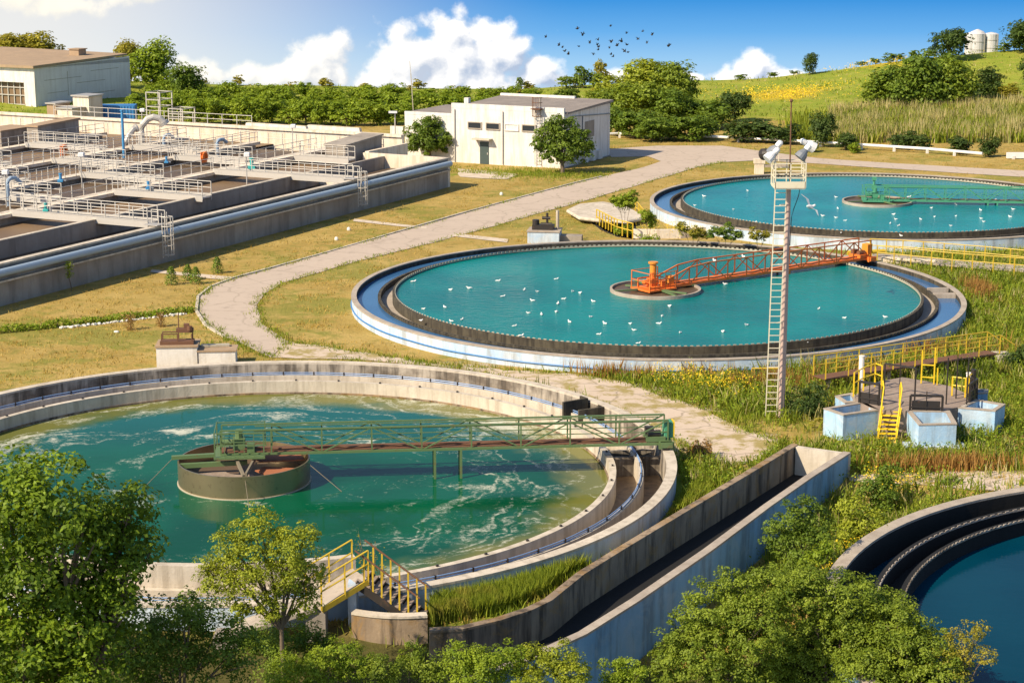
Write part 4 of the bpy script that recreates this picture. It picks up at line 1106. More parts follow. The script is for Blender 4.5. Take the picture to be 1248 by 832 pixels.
# yard behind the basins
p = P(140, 141, 1.2)
t = thing('shipping_container', 'blue container standing in front of the tan roofed hall', 'container', (p.x, p.y, hgt(p.x, p.y)), R_(3))
MB().box((0, 0, 1.15), (5.2, 2.2, 2.2)).build('body', MATS['stripe_blue'], t)
m = MB()
for k in range(14): m.box((-2.4+k*.37, -1.13, 1.15), (.12, .06, 2.0))
m.build('corrugation', MATS['blue_gear'], t)
for px, py, w_, h_, mt, lb in ((108, 146, 3.4, 3.9, 'far_wall', 'pale square kiosk in the yard before the hall'), (88, 148, 3.2, 2.6, 'far_wall', 'low pale kiosk in the yard, beside the square one'), (72, 146, 2.0, 3.0, 'roof_tan', 'brown wooden shed against the hall wall')):
    p = P(px, py, 1.0)
    t = thing('kiosk', lb, 'kiosk', (p.x, p.y, 0), A_RZ)
    MB().box((0, 0, h_/2), (2.6, w_*.7, h_)).build('wall', MATS[mt], t); MB().box((0, 0, h_+.08), (3.0, w_*.8, .16)).build('roof', MATS['galvanised'], t)
for px, py, lb in ((195, 146, 'grey steel frame platform behind the gooseneck pipe'), (222, 152, 'small grey steel frame beside the taller steel platform')):
    p = P(px, py, 1.2); t = thing('steel_platform', lb, 'platform', (p.x, p.y, 0), A_RZ)
    hh = 4.6 if px < 200 else 3.2
    for x in (-1.2, 1.2):
        for y in (-1, 1): MB().bar((x, y, 0), (x, y, hh), .12).build('post', MATS['rail_grey'], t)
    m = MB()
    for z in (hh*.62, hh*.8, hh-.06):
        m.bar((-1.2, -1, z), (1.2, -1, z), .09).bar((-1.2, 1, z), (1.2, 1, z), .09).bar((-1.2, -1, z), (-1.2, 1, z), .09).bar((1.2, -1, z), (1.2, 1, z), .09)
    m.build('beams', MATS['rail_grey'], t)
for px0, px1, y0, y1, lb in ((300, 375, 151, 156, 'white concrete kerb block row on the dry bank, nearest the steel frame'), (375, 440, 154, 158, 'white concrete kerb block row on the dry bank behind the small hut')):
    a, c = P(px0, y0, .4), P(px1, y1, .4); a.z = c.z = 0
    t = thing('kerb_block', lb, 'barrier', a.lerp(c, .5), math.atan2((c-a).y, (c-a).x))
    MB().box((0, 0, .25), ((c-a).length, .5, .6), top=.97).build('block', MATS['white_paint'], t)
    MB().box((0, 0, .58), ((c-a).length*.95, .4, .06)).build('cap', MATS['pale_concrete'], t)

# ------------------------------------------------------------------ hall
HC = P(47, 140, 0)
t = thing('hall', 'large hall with a tan roof, a white front and a blank grey side wall', 'building', (HC.x, HC.y, 0), A_RZ)
L1, W1, hF, hB = 19.5, 22, 6.0, 6.05
MB().add([(0, 0, -.5), (L1, 0, -.5), (L1, W1, -.5), (0, W1, -.5), (0, 0, hF), (L1, 0, hB), (L1, W1, hB), (0, W1, hF)], [(3, 2, 1, 0), (4, 5, 6, 7), (0, 1, 5, 4), (1, 2, 6, 5), (2, 3, 7, 6)]).build('side_wall', MATS['hall_wall'], t)
m = MB(); m.box((-.2, .9, hF/2), (.4, 1.8, hF)).box((-.2, 16, hF/2), (.4, 12, hF)).box((-.2, 6, hF-.95), (.4, 8.4, 1.9)); m.build('front_wall', MATS['white_paint'], t)
m = MB(); m.box((.3, 6, 2), (.1, 8.4, 4.4)); m.build('doorway', MATS['sludge'], t)
m = MB()
for k in range(9): m.box((.15, 1.9+k*1.02, 2), (.1, .12, 4.2))
for z in (1.2, 2.4, 3.4): m.box((.1, 6, z), (.08, 8.4, .12))
m.build('window_frame', MATS['rail_grey'], t)
m = MB(); m.add([(-.9, -.3, hF+.02), (L1*.97, -.1, hF+.45), (L1*.97, W1, hF+.8), (-.9, W1, hF+.02), (-.9, -.3, hF+.35), (L1*.97, -.1, hF+.7), (L1*.97, W1, hF+1.0), (-.9, W1, hF+.35)], [(3, 2, 1, 0), (4, 5, 6, 7), (0, 1, 5, 4), (1, 2, 6, 5), (2, 3, 7, 6), (3, 0, 4, 7)])
m.build('roof', MATS['roof_tan'], t)
MB().add([(0, .0, hF), (L1*.72, .0, hF+.25), (L1, .0, hF+.3), (L1, .0, hB-.55), (0, .3, hF), (L1*.72, .3, hF+.25), (L1, .3, hF+.3), (L1, .3, hB-.55)], [(0, 1, 2, 3), (7, 6, 5, 4), (0, 4, 5, 1), (1, 5, 6, 2), (2, 6, 7, 3)]).build('parapet', MATS['hall_wall'], t)
MB().box((L1*.72, 4.5, hF+1.0), (1.6, 1.6, .9)).box((L1*.72, 4.5, hF+1.5), (1.9, 1.9, .12)).build('roof_vent', MATS['roof_tan'], t)

m = MB()
for z_, u0, u1 in ((4.3, 1.5, 9), (3.5, 8, 14), (2.6, 2, 6), (4.9, 11, 17), (1.9, 10, 16)): m.box(((u0+u1)/2, -.006, z_), (u1-u0, .02, .06))
m.box((6.2, -.006, 3.6), (.06, .02, 3.2)).build('wall_joint', MATS['rim_concrete'], t)
# ------------------------------------------------------------------ white pump house
K = P(687, 206, 0)
t = thing('pump_house', 'white flat roofed pump house with a lower wing and a row of small high windows', 'building', (K.x, K.y, 0), A_RZ)
ML, MD, MH = 12.9, 11.8, 6.15
def hbox(name, mat, u0, u1, w0, w1, z0, z1, par=t): return MB().box(*LB(u0, u1, w0, w1, z0, z1)).build(name, MATS[mat], par)
hbox('wall', 'white_paint', 0, MD, 0, ML, -.4, MH-.5)
hbox('parapet', 'white_paint', -.02, .3, .0, ML, MH-.5, MH)
hbox('parapet', 'white_paint', MD-.4, MD, 4, ML, MH-.497, MH+.1)
m = MB(); m.add([(.3, -.25, MH-.62), (MD+.3, -.25, MH-.38), (MD+.3, ML, MH-.38), (.3, ML, MH-.62), (.3, -.25, MH-.45), (MD+.3, -.25, MH-.12), (MD+.3, ML, MH-.12), (.3, ML, MH-.45)], [(3, 2, 1, 0), (4, 5, 6, 7), (0, 1, 5, 4), (1, 2, 6, 5), (2, 3, 7, 6), (3, 0, 4, 7)])
m.build('roof', MATS['roof_grey'], t)
hbox('wing_wall', 'white_paint', .02, MD*.8, ML+.003, ML+5.6, -.4, 4.75)
hbox('wing_parapet', 'white_paint', 0, .25, ML+.003, ML+5.6, 4.753, 5.05)
hbox('wing_roof', 'roof_grey', .25, MD*.8, ML+.003, ML+5.6, 4.755, 4.95)
for k, w in enumerate((10.15, 8.05, 5.9, 3.9, 1.7)):
    fr = MB()
    W2, H2, z = .72, .27, 3.95
    fr.box((-.03, w, z+H2+.05), (.12, 2*W2+.2, .1)).box((-.03, w, z-H2-.05), (.16, 2*W2+.2, .1)).box((-.03, w-W2-.05, z), (.12, .1, 2*H2)).box((-.03, w+W2+.05, z), (.12, .1, 2*H2))
    f = fr.build('window', MATS['rim_concrete' if k != 2 else 'white_paint'], t)
    g = MB().box((-.004, w, z), (.03, 2*W2, 2*H2)).build('pane', MATS['window_dark' if k != 2 else 'white_paint'], f)
d = MB().box((-.02, 9.05, 1.15), (.1, 1.0, 2.3)).build('door', MATS['door_green'], t)
MB().box((-.09, 8.65, 1.1), (.06, .08, .2)).build('handle', MATS['rail_grey'], d)
hbox('canopy', 'pale_concrete', -.85, -.003, 8.1, 10.1, 2.55, 2.68)
m = MB()
for s in (2.6, 3.15): m.bar((-.22, s, .3), (-.22, s, MH+1.0), .06)
for k in range(20): m.bar((-.22, 2.6, .5+k*.32), (-.22, 3.15, .5+k*.32), .04)
m.build('ladder', MATS['rail_grey'], t)
m = MB()
for z in (MH-.9, MH-.2, MH+.5, MH+1.0): m.path([(-.22-.6*math.sin(a), 2.87+.52*math.cos(a), z) for a in [PI*i/8 for i in range(9)]], .035, 5)
for i in range(1, 8, 1):
    a = PI*i/8; m.bar((-.22-.6*math.sin(a), 2.87+.52*math.cos(a), MH-.9), (-.22-.6*math.sin(a), 2.87+.52*math.cos(a), MH+1.0), .04)
m.box((-.4, 2.87, MH-.15), (.9, 1.1, .06)).build('cage', MATS['rust_steel'], t)
m = MB(); m.bar((2.0, -.06, MH-1.0), (MD, -.06, MH-1.6), .08).bar((4.5, -.06, MH-1.2), (4.5, -.06, MH-2.6), .08); m.build('conduit', MATS['lamp_grey'], t)
m = MB()
for w in (.35, 6.9, 12.5): m.bar((-.10, w, .1), (-.10, w, MH-.6), .1)
m.build('downpipe', MATS['rail_grey'], t)
hbox('wall_patch', 'grey_concrete', 5.2, 7.6, -.03, -.003, 2.6, 4.3)
for u in (4.5, 6.5, 8.2): hbox('vent_box', 'white_paint', u, u+.8, -.4, -.003, .1, 1.0)
hbox('plinth', 'grey_concrete', -.06, MD, -.08, -.003, -.3, .12)
MB().box((.9, 11.5, MH+.08), (.5, .5, .9)).build('chimney', MATS['white_paint'], t)
q = P(482, 190, 0)
t = thing('street_lamp', 'street lamp beside the low wing of the pump house', 'lamp', (q.x, q.y, 0))
MB().tube((0, 0, -.3), (0, 0, 4.6), .09, .06, 8).build('pole', MATS['rail_grey'], t); MB().box((-.2, -.2, 4.7), (.9, .4, .2)).build('lamp_head', MATS['lamp_white'], t)
t = thing('antenna_mast', 'thin leaning antenna pole behind the white pump house', 'antenna', PY(504, 118, 232))
MB().bar((0, 0, -3), (-.3, 0, 2.8), .1).bar((-.3, 0, 2.8), (-.42, 0, 4.3), .06).build('shaft', MATS['weir_white'], t)
for (px, py, h) in ((484, 160, 2.4), (484, 182, 2.0)): pass
q = P(487, 186, 0)
t = thing('gate_post', 'pair of white wall stubs by the street lamp', 'wall', (q.x, q.y, 0), A_RZ)
MB().box((2, 1.4, 1.3), (.3, 1.6, 2.6)).build('wall_stub', MATS['white_paint'], t); MB().box((0, .7, .7), (.3, 1.2, 1.6)).build('wall_stub', MATS['white_paint'], t)

# ------------------------------------------------------------------ flume
tfl = thing('flume', 'long open concrete channel with a blue outer side and a stained inner wall', 'channel', (0, 0, 0))
L2 = [(p.x, p.y) for p in fl_left]; R2 = [(p.x, p.y) for p in fl_right]
MB().wallpath(L2, -.28, -3.4, TOPZ-.09).build('inner_wall', MATS['old_concrete'], tfl)
MB().wallpath(L2, -.33, TOPZ-.087, TOPZ).build('coping', MATS['old_concrete'], tfl)
MB().wallpath(R2, -.30, -5.0, TOPZ-.09).build('outer_wall', MATS['blue_paint'], tfl)
MB().wallpath(R2, -.36, TOPZ-.087, TOPZ).build('coping', MATS['rim_concrete'], tfl)
MB().wallpath([(L2[-1][0]+.25, L2[-1][1]-.25), R2[0]], -.3, -3, TOPZ-.04).build('end_wall', MATS['pale_concrete'], tfl)
mid = [(Vector(a)+Vector(c))/2 for a, c in ((L2[0], R2[-1]), (L2[4], R2[5]), (L2[-1], R2[0]))]
m = MB(); m.add([(p[0], p[1], -.42) for p in L2]+[(p[0], p[1], -.42) for p in R2], [tuple(range(len(L2)+len(R2)))]); m.build('floor', MATS['black_liner'], tfl)
# a wet strip of blue paint patching is left on the far wall by the joint
q = P(836, 560, 0)

# retaining wall and footbridge
a0, a1 = PY(428, 745, 63.2), PY(521, 751, 62.9)
t = thing('retaining_wall', 'low curved concrete wall with orange stains below the yellow stair', 'wall', (0, 0, 0))
pts = [a0.lerp(a1, k/8)+Vector((0, .25*math.sin(PI*k/8)*-1, 0)) for k in range(9)]
MB().wallpath([(p.x, p.y) for p in pts], .3, -4, .86).build('wall', MATS['old_concrete'], t)
MB().wallpath([(p.x, p.y-.04) for p in pts], .38, .863, .95).build('coping', MATS['pale_concrete'], t)
MB().wallpath([(p.x, p.y-.6) for p in pts], .55, -4, -.75).build('footing', MATS['pale_concrete'], t)

t = thing('footbridge', 'small footbridge with yellow railings and a stair over the tank edge', 'footbridge', (0, 0, 0))
LA = Vector((-5.46, 64.4, 1.95)); LB2 = Vector((-7.05, 63.5, 1.22)); LC = Vector((-9.9, 63.1, .35)); LE = Vector((-3.15, 63.9, .45))
m = MB()
def slabstep(m, a, c, w, th):
    d = (c-a); n = Vector((-d.y, d.x, 0)).normalized()*w/2
    m.add([a-n, c-n, c+n, a+n, a-n-Vector((0, 0, th)), c-n-Vector((0, 0, th)), c+n-Vector((0, 0, th)), a+n-Vector((0, 0, th))], [(0, 1, 2, 3), (7, 6, 5, 4), (0, 4, 5, 1), (1, 5, 6, 2), (2, 6, 7, 3), (3, 7, 4, 0)])
slabstep(m, LB2, LA, 1.3, .14); m.build('ramp', MATS['rim_concrete'], t)
m = MB(); slabstep(m, LC, LB2, 1.3, .14); m.build('ramp', MATS['rim_concrete'], t)
m = MB(); d = LA-LB2; n = Vector((-d.y, d.x, 0)).normalized()*.68
for s in (-1, 1): m.bar(LB2+n*s-Vector((0, 0, .1)), LA+n*s-Vector((0, 0, .1)), .06, .2)
m.build('edge_beam', MATS['yellow_paint'], t)
m = MB(); nst = 9; dst = LE-LA
nn = Vector((-dst.y, dst.x, 0)).normalized()*.6
for k in range(nst):
    c = LA+dst*((k+.5)/nst); m.box((c.x, c.y, c.z-.02), (abs(dst.x)/nst*1.05, 1.2, .06), math.atan2(dst.y, dst.x))
m.build('steps', MATS['slab_brown'], t)
for s in (-1, 1): MB().bar(LA+nn*s-Vector((0, 0, .16)), LE+nn*s-Vector((0, 0, .16)), .08, .28).build('stringer', MATS['black_steel'], t)
up = Vector((0, 0, 1.08))
for s in (-1, 1):
    o = nn*s; o1 = n*s
    rails = MB()
    for k_ in (1.0, .55): MB().tube(LB2+o1+up*k_, LA+o1+up*k_, .03, n=6).build('rail', MATS['yellow_paint'], t)
    MB().tube(LA+o+up, LE+o+up*.9, .035, n=6).build('rail', MATS['rust_steel'], t)
    for k in range(3):
        c = LB2.lerp(LA, k/2)+o1; MB().bar(c-Vector((0, 0, .1)), c+up, .06).build('post', MATS['yellow_paint'], t)
    for k in range(1, 8):
        c = LA.lerp(LE, k/7.3)+o; MB().bar(c-Vector((0, 0, .1)), c+up*.93, .06).build('post', MATS['yellow_paint'], t)
MB().box((LA.x-.25, LA.y-.2, -.2), (.3, 1.0, 4.0)).build('support', MATS['blue_white_paint'], t)
MB().box((LB2.x+.1, LB2.y-.1, -1.2), (.7, .9, 4.4)).build('support', MATS['grey_concrete'], t)
MB().box((LC.x-.2, LC.y, -1.5), (.9, 1.0, 3.4)).build('support', MATS['grey_concrete'], t)
# lower ledge wall round the tank foot
t = thing('ledge_wall', 'low pale ledge wall at the foot of the foamy tank', 'wall', (N_C.x, N_C.y, 0))
MB().ring(c0, N_R+.05, N_R+.8, -5, -.35, R_(246), R_(290)).build('wall', MATS['pale_concrete'], t); MB().ring(c0, N_R+.05, N_R+.86, -.347, -.25, R_(246), R_(290)).build('coping', MATS['grey_concrete'], t)

# ------------------------------------------------------------------ floodlight mast
q = G(952, 508)
t = thing('floodlight_mast', 'tall floodlight mast with a ladder and a cream caged platform', 'mast', (q.x, q.y, q.z))
MB().tube((0, 0, -.2), (0, 0, 6.2), .17, .155, 12).build('pole', MATS['mast_red'], t)
MB().tube((0, 0, 6.203), (0, 0, 11.9), .155, .13, 12).build('pole', MATS['mast_red'], t)
m = MB(); lx = -.75
for s in (0, .56): m.bar((lx+s-.10, -.35, .15), (lx+s+.05, -.30, 12.1), .05)
for k in range(36): m.bar((lx-.09+k*.004, -.35, .4+k*.33), (lx+.47+k*.004, -.35, .4+k*.33), .035)
for z in (2, 5, 8, 11): m.bar((lx+.3, -.33, z), (0, -.05, z), .05)
m.build('ladder', MATS['cream_steel'], t)
PZ = 11.9
MB().box((-.02, 0, PZ), (1.5, 1.4, .12)).box((-.02, -.71, PZ+.16), (1.5, .04, .32)).build('platform', MATS['cream_steel'], t)
m = MB()
cs = [(-.77, -.7), (.73, -.7), (.73, .7), (-.77, .7)]
for i, (x, y) in enumerate(cs):
    x2, y2 = cs[(i+1) % 4]
    m.bar((x, y, PZ), (x, y, PZ+1.25), .06)
    m.bar(((x+x2)/2, (y+y2)/2, PZ), ((x+x2)/2, (y+y2)/2, PZ+1.25), .05)
    for z in (.5, .85, 1.22): m.bar((x, y, PZ+z), (x2, y2, PZ+z), .05)
m.build('platform_railing', MATS['cream_steel'], t)
def flood(x, y, z, rz, tilt, big=1.0, m1='lamp_grey', m2='lamp_white'):
    Mx = Matrix.Translation((x, y, z)) @ Matrix.Rotation(rz, 4, 'Z') @ Matrix.Rotation(tilt, 4, 'Y')
    def tr(mb):
        mb.v = [tuple(Mx @ Vector(v)) for v in mb.v]; return mb
    h = tr(MB().path([(0, 0, 0), (.1, 0, 0), (.3, 0, 0), (.55, 0, 0)], [.12*big, .2*big, .34*big, .38*big], 14)).build('floodlight', MATS[m1], t, smooth=False)
    tr(MB().path([(-.28, 0, 0), (-.2, 0, 0), (0.02, 0, 0)], [.12*big, .2*big, .2*big], 12)).build('lamp_cap', MATS[m2], h)
    MB().bar((x, y, z-.1), (x*.9, y*.9, PZ+1.2), .05).build('bracket', MATS['cream_steel'], t)
flood(-.8, -.45, PZ+1.75, R_(200), R_(40), .74, 'lamp_white'); flood(-.55, .3, PZ+2.0, R_(150), R_(50), .78); flood(-.9, .6, PZ+1.6, R_(120), R_(15), .8, 'black_steel', 'black_steel'); flood(.75, -.5, PZ+1.9, R_(190), R_(50), .8); flood(.85, .6, PZ+2.1, R_(10), R_(30), .74, 'lamp_white')
MB().tube((.05, 0, PZ), (-.0, 0, PZ+4.2), .035, n=6).ball((0, 0, PZ+4.25), .09).build('antenna', MATS['rust_steel'], t)
m = MB(); m.path([(.65, .3, PZ), (.55, .2, PZ-.5), (.3, .1, PZ-1.2), (.2, .05, PZ-1.6), (.16, 0, PZ-3)], .02, 5); m.build('cable', MATS['black_steel'], t)

# ------------------------------------------------------------------ distribution chamber
DCZ = 1.38
def pxs(l, z): return [P(x, y, z) for x, y in l]
tdc = thing('distribution_chamber', 'round concrete deck with four pale blue chambers and black sluice frames around it', 'chamber', (0, 0, 0))
deck = pxs([(1042, 482), (1050, 472), (1072, 464), (1100, 459), (1130, 464), (1158, 470), (1178, 479), (1180, 488), (1170, 495), (1150, 499), (1105, 500), (1072, 499), (1050, 492)], DCZ)
MB().prism([(p.x, p.y) for p in deck], -2, DCZ-.02).build('deck', MATS['slab_brown'], tdc)
def chamber(top, z, zb, th=.2, mat='pale_blue_paint'):
    pts = [Vector((p.x, p.y)) for p in pxs(top, z)]
    if sum(a.x*c.y-c.x*a.y for a, c in zip(pts, pts[1:]+pts[:1])) < 0: pts.reverse()
    n = len(pts); inn = []
    for i in range(n):
        d1 = (pts[i]-pts[i-1]).normalized(); d2 = (pts[(i+1) % n]-pts[i]).normalized()
        n1 = Vector((-d1.y, d1.x)); n2 = Vector((-d2.y, d2.x)); bis = (n1+n2); bis = bis/max(.4, bis.dot(n1))
        inn.append(pts[i]+bis*th)
    for z0, z1, e, mt, nm in ((zb, z-.06, 0, mat, 'chamber_wall'), (z-.057, z, .03, 'rim_concrete', 'chamber_rim')):
        m = MB(); o = [p+(p-q).normalized()*e for p, q in zip(pts, inn)]
        vs = []
        for a, c in zip(o, inn): vs += [(a.x, a.y, z0), (c.x, c.y, z0), (c.x, c.y, z1), (a.x, a.y, z1)]
        fs = [(i*4+q, ((i+1) % n)*4+q, ((i+1) % n)*4+(q+1) % 4, i*4+(q+1) % 4) for i in range(n) for q in range(4)]
        m.add(vs, fs).build(nm, MATS[mt], tdc)
    MB().prism([(p.x, p.y) for p in inn], zb, z-1.1).build('chamber_floor', MATS['dark_concrete'], tdc)
chamber([(1004, 497), (1028, 505), (1071, 499), (1052, 489)], 1.36, -.3)
chamber([(1105, 499), (1120, 517), (1166, 516), (1157, 500)], 1.38, -.3)
chamber([(1168, 496), (1213, 500), (1225, 492), (1190, 486)], 1.36, -.3)
chamber([(1018, 482), (1030, 490), (1046, 489), (1040, 478)], 1.1, -.3)
chamber([(1180, 480), (1204, 478), (1204, 474), (1182, 473)], 1.3, -.3, mat='blue_paint')
q = [P(1108, 549, .05), P(1172, 551, .05)]
MB().box(tuple((q[0]+q[1])/2+Vector((0, .3, .0))), (2.9, .9, .55), R_(-2)).build('footing', MATS['blue_white_paint'], tdc)
def gate_frame(x0, y0, x1, y1, h, plate=True, z=DCZ-.1, w=.1):
    a, c = P(x0, y0, z), P(x1, y1, z); u = Vector((0, 0, h))
    m = MB(); m.bar(a-u*.4, a+u, w).bar(c-u*.4, c+u, w).bar(a+u, c+u, w*1.1).bar(a.lerp(c, .5)+u, a.lerp(c, .5)-u*.2, .04)
    if plate: m.bar(a+u*.3, c+u*.3, w*.6)
    m.tube(a.lerp(c, .5)+u*1.0, a.lerp(c, .5)+u*1.25, .03)
    m.build('sluice_frame', MATS['black_steel'], tdc)
    if plate: MB().bar(a.lerp(c, .06)+u*.12+Vector((0, .05, 0)), a.lerp(c, .94)+u*.12+Vector((0, .05, 0)), .05, .95).build('sluice_gate', MATS['black_steel'], tdc)
gate_frame(1109, 502, 1148, 503, .85); gate_frame(1047, 492, 1071, 496, 1.15); gate_frame(1181, 492, 1190, 486, 1.0)
gate_frame(1077, 484, 1114.5, 490, 1.75, False, w=.07)
for x, y, h in ((1153, 492, 2.35), (1178, 492, 2.35), (1165, 485, 2.1)):
    p = P(x, y, DCZ); MB().bar(p-Vector((0, 0, .4)), p+Vector((0, 0, h)), .06).build('post', MATS['black_steel'], tdc)
p = P(1178, 478, DCZ); MB().box((p.x+.25, p.y, p.z+.3), (.5, .5, .9)).tube((p.x+.3, p.y, p.z+.7), (p.x+.3, p.y, p.z+1.2), .13).build('hoist', MATS['black_steel'], tdc)
for x, y, lb in ((1049, 470, 'short white post at the corner of the round deck near the mast'), (1180, 476, 'short white post at the corner of the round deck near the yellow guard')):
    p = P(x, y, DCZ); t = thing('marker_post', lb, 'post', p)
    MB().tube((0, 0, -.3), (0, 0, 1.55 if x < 1100 else .9), .14, n=12).build('shaft', MATS['lamp_white'], t); MB().tube((0, 0, 1.55 if x < 1100 else .9), (0, 0, 1.6 if x < 1100 else .95), .16, n=12).build('cap', MATS['stone_white'], t)
# yellow ladder stair
t = thing('ladder_stair', 'steep yellow ladder stair leaning on the round deck between two chambers', 'ladder', (0, 0, 0))
lb0, lb1 = P(1069, 542, 0), P(1091, 542, 0); lt0, lt1 = P(1076, 497, DCZ), P(1098, 499, DCZ)
for a, c in ((lb0, lt0), (lb1, lt1)):
    MB().bar(a, c+Vector((0, 0, .05)), .07, .14).build('stringer', MATS['yellow_bright'], t)
    m = MB(); m.path([a+Vector((0, -.05, .7)), a.lerp(c, .5)+Vector((0, -.1, .95)), c+Vector((.0, -.05, 1.05)), c+Vector((.05, .5, 1.25)), c+Vector((.05, .62, 1.1)), c+Vector((.05, .65, .05))], .035, 6)
    for f in (.08, .4, .75): m.bar(a.lerp(c, f), a.lerp(c, f)+Vector((0, -.06, .85)), .045)
    m.build('handrail', MATS['yellow_bright'], t)
for k in range(8):
    f = (k+.5)/8; a, c = lb0.lerp(lt0, f), lb1.lerp(lt1, f); MB().bar(a, c, .22, .045).build('rung', MATS['yellow_bright'], t)
def prail(name, label, pxl, z, h, rails, mat, sp, r=.032, parts=True, cat='railing'):
    t = thing(name, label, cat, (0, 0, 0)); post_rail(t, [P(x, y, z) for x, y in pxl], h, rails, MATS[mat], r, sp, single=not parts); return t
prail('guard_rail', 'yellow guard rail on the round deck by the white post near the mast', [(1040, 483), (1052, 476), (1066, 471), (1074, 474)], DCZ, 1.25, (.55, .98), 'yellow_bright', .8)
prail('guard_rail', 'yellow guard rail on the round deck by the hoist', [(1160, 482), (1176, 484), (1184, 478)], DCZ, 1.0, (.55, .98), 'yellow_bright', .6)
t = thing('access_ladder', 'tall yellow ladder frame standing behind the round deck', 'ladder', (0, 0, 0))
a, c = P(1122.5, 467, DCZ), P(1138, 468, DCZ)
MB().bar(a, a+Vector((0, 0, 1.75)), .06).bar(c, c+Vector((0, 0, 1.95)), .06).build('stile', MATS['yellow_bright'], t)
for h in (.35, 1.0): MB().bar(a+Vector((0, 0, h)), c+Vector((0, 0, h)), .05).build('rung', MATS['yellow_bright'], t)
c2 = P(1142, 469, DCZ); MB().bar(c2, c2+Vector((0, 0, .9)), .05).build('stile', MATS['yellow_bright'], t)
# yellow walkway behind
t = thing('walkway', 'yellow railed walkway running from the round deck past tall weeds', 'walkway', (0, 0, 0))
wz = .75
A_, B_ = P(1006, 462, wz), P(1218, 431, wz)
d = (B_-A_).normalized(); n = Vector((-d.y, d.x, 0))*1.05
m = MB(); slabstep(m, A_+n*.5, B_+n*.5, 1.0, .06); m.build('deck', MATS['rust_steel'], t)
for o in (Vector((0, 0, 0)), n):
    post_rail(t, [A_+o, B_+o], 1.1, (.5, .98), MATS['yellow_paint'], .03, 1.6)
m = MB(); m.tube(B_+Vector((0, 0, 1.08)), B_+d*1.0+Vector((0, -.4, .5)), .032).tube(B_+n+Vector((0, 0, 1.08)), B_+n+d*1.0+Vector((0, -.4, .5)), .032); m.build('rail', MATS['yellow_paint'], t)
for k in range(6):
    c = A_.lerp(B_, (k+.3)/6)+n*.5; MB().box((c.x, c.y, c.z-.6), (.2, .6, 1.0)).build('support', MATS['grey_concrete'], t)
MB().box((B_.x+.2, B_.y+.3, B_.z-.45), (.9, 1.2, .8)).build('support', MATS['pale_concrete'], t)
# small yellow frame by the mast
t = thing('pipe_barrier', 'low yellow pipe frame beside the foot of the mast', 'barrier', (0, 0, 0))
a, c = G(916, 466), G(948, 466)
MB().tube(a, a+Vector((0, 0, .8)), .04).tube(a+Vector((0, 0, .8)), c+Vector((0, 0, .8)), .04).tube(c, c+Vector((0, 0, .8)), .04).build('frame', MATS['yellow_paint'], t)
MB().tube(c+Vector((0, -.1, .8)), G(932, 505)+Vector((0, 0, .0)), .04).build('leg', MATS['rust_steel'], t)
# upper yellow walkway by the far tank
t = thing('walkway', 'yellow railed walkway on the grass slope below the bright green bridge', 'walkway', (0, 0, 0))
for pl in ([(1060, 307), (1100, 309), (1150, 313), (1200, 317), (1262, 323)], [(1069, 316), (1110, 320), (1160, 325), (1210, 329), (1262, 333)]):
    post_rail(t, [P(x, y, .55) for x, y in pl], 1.02, (.5, .98), MATS['yellow_paint'], .034, 1.6, hang=.5)
m = MB()
dk = [P(x, y, .5) for x, y in ((1060, 308), (1160, 316), (1262, 325), (1262, 331), (1160, 323), (1069, 315))]
m.prism([(p.x, p.y) for p in dk], .38, .5); m.build('deck', MATS['rim_concrete'], t)
a, c = P(1074, 322, .1), P(1140, 326, .1)
MB().bar(a+Vector((0, 0, .2)), c+Vector((0, 0, .2)), .3, .7).build('edge_wall', MATS['far_wall'], t)
t = thing('pipe', 'short yellow pipe lying at the end of the orange bridge carriage', 'pipe', (0, 0, 0))
a, c = P(1034, 308, .9), P(1078, 306, .9)
MB().tube(a, c, .16, n=10).build('tube', MATS['yellow_paint'], t)
for f in (.02, .6): MB().box(tuple(a.lerp(c, f)+Vector((0, 0, -.35))), (.25, .3, .9)).build('support', MATS['yellow_paint'], t)

# ------------------------------------------------------------------ valve pits
t = thing('valve_pit', 'low curved concrete pit with a pale slab roof and yellow bars over its dark opening', 'pit', (0, 0, 0))
sl = [P(x, y, .55) for x, y in ((690, 256), (705, 249), (735, 246), (765, 252), (783, 262), (782, 266), (765, 270), (730, 268), (705, 265))]
MB().prism([(p.x, p.y) for p in sl], .3, .6).build('slab', MATS['pale_concrete'], t, bevel=.1)
pp = [(p.x, p.y) for p in pit_poly]
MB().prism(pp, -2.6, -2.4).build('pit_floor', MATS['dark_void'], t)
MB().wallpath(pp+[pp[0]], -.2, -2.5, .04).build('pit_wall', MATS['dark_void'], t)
a, c = P(772, 288, .5), P(838, 296, .5)
MB().wallpath([(p.x, p.y) for p in (P(771, 291, 0), P(800, 291.5, 0), P(830, 291, 0), P(860, 288, 0))], .35, -.5, .75).build('head_wall', MATS['far_wall'], t)
post_rail(t, [P(x, y, .1) for x, y in ((727, 273), (738, 279), (752, 286), (771, 291))], 1.25, (.5, .98), MATS['yellow_paint'], .045, .8)
post_rail(t, [P(x, y, .1) for x, y in ((763, 252), (778, 263), (784, 271))], 1.1, (.5, .98), MATS['yellow_paint'], .04, 1.2)

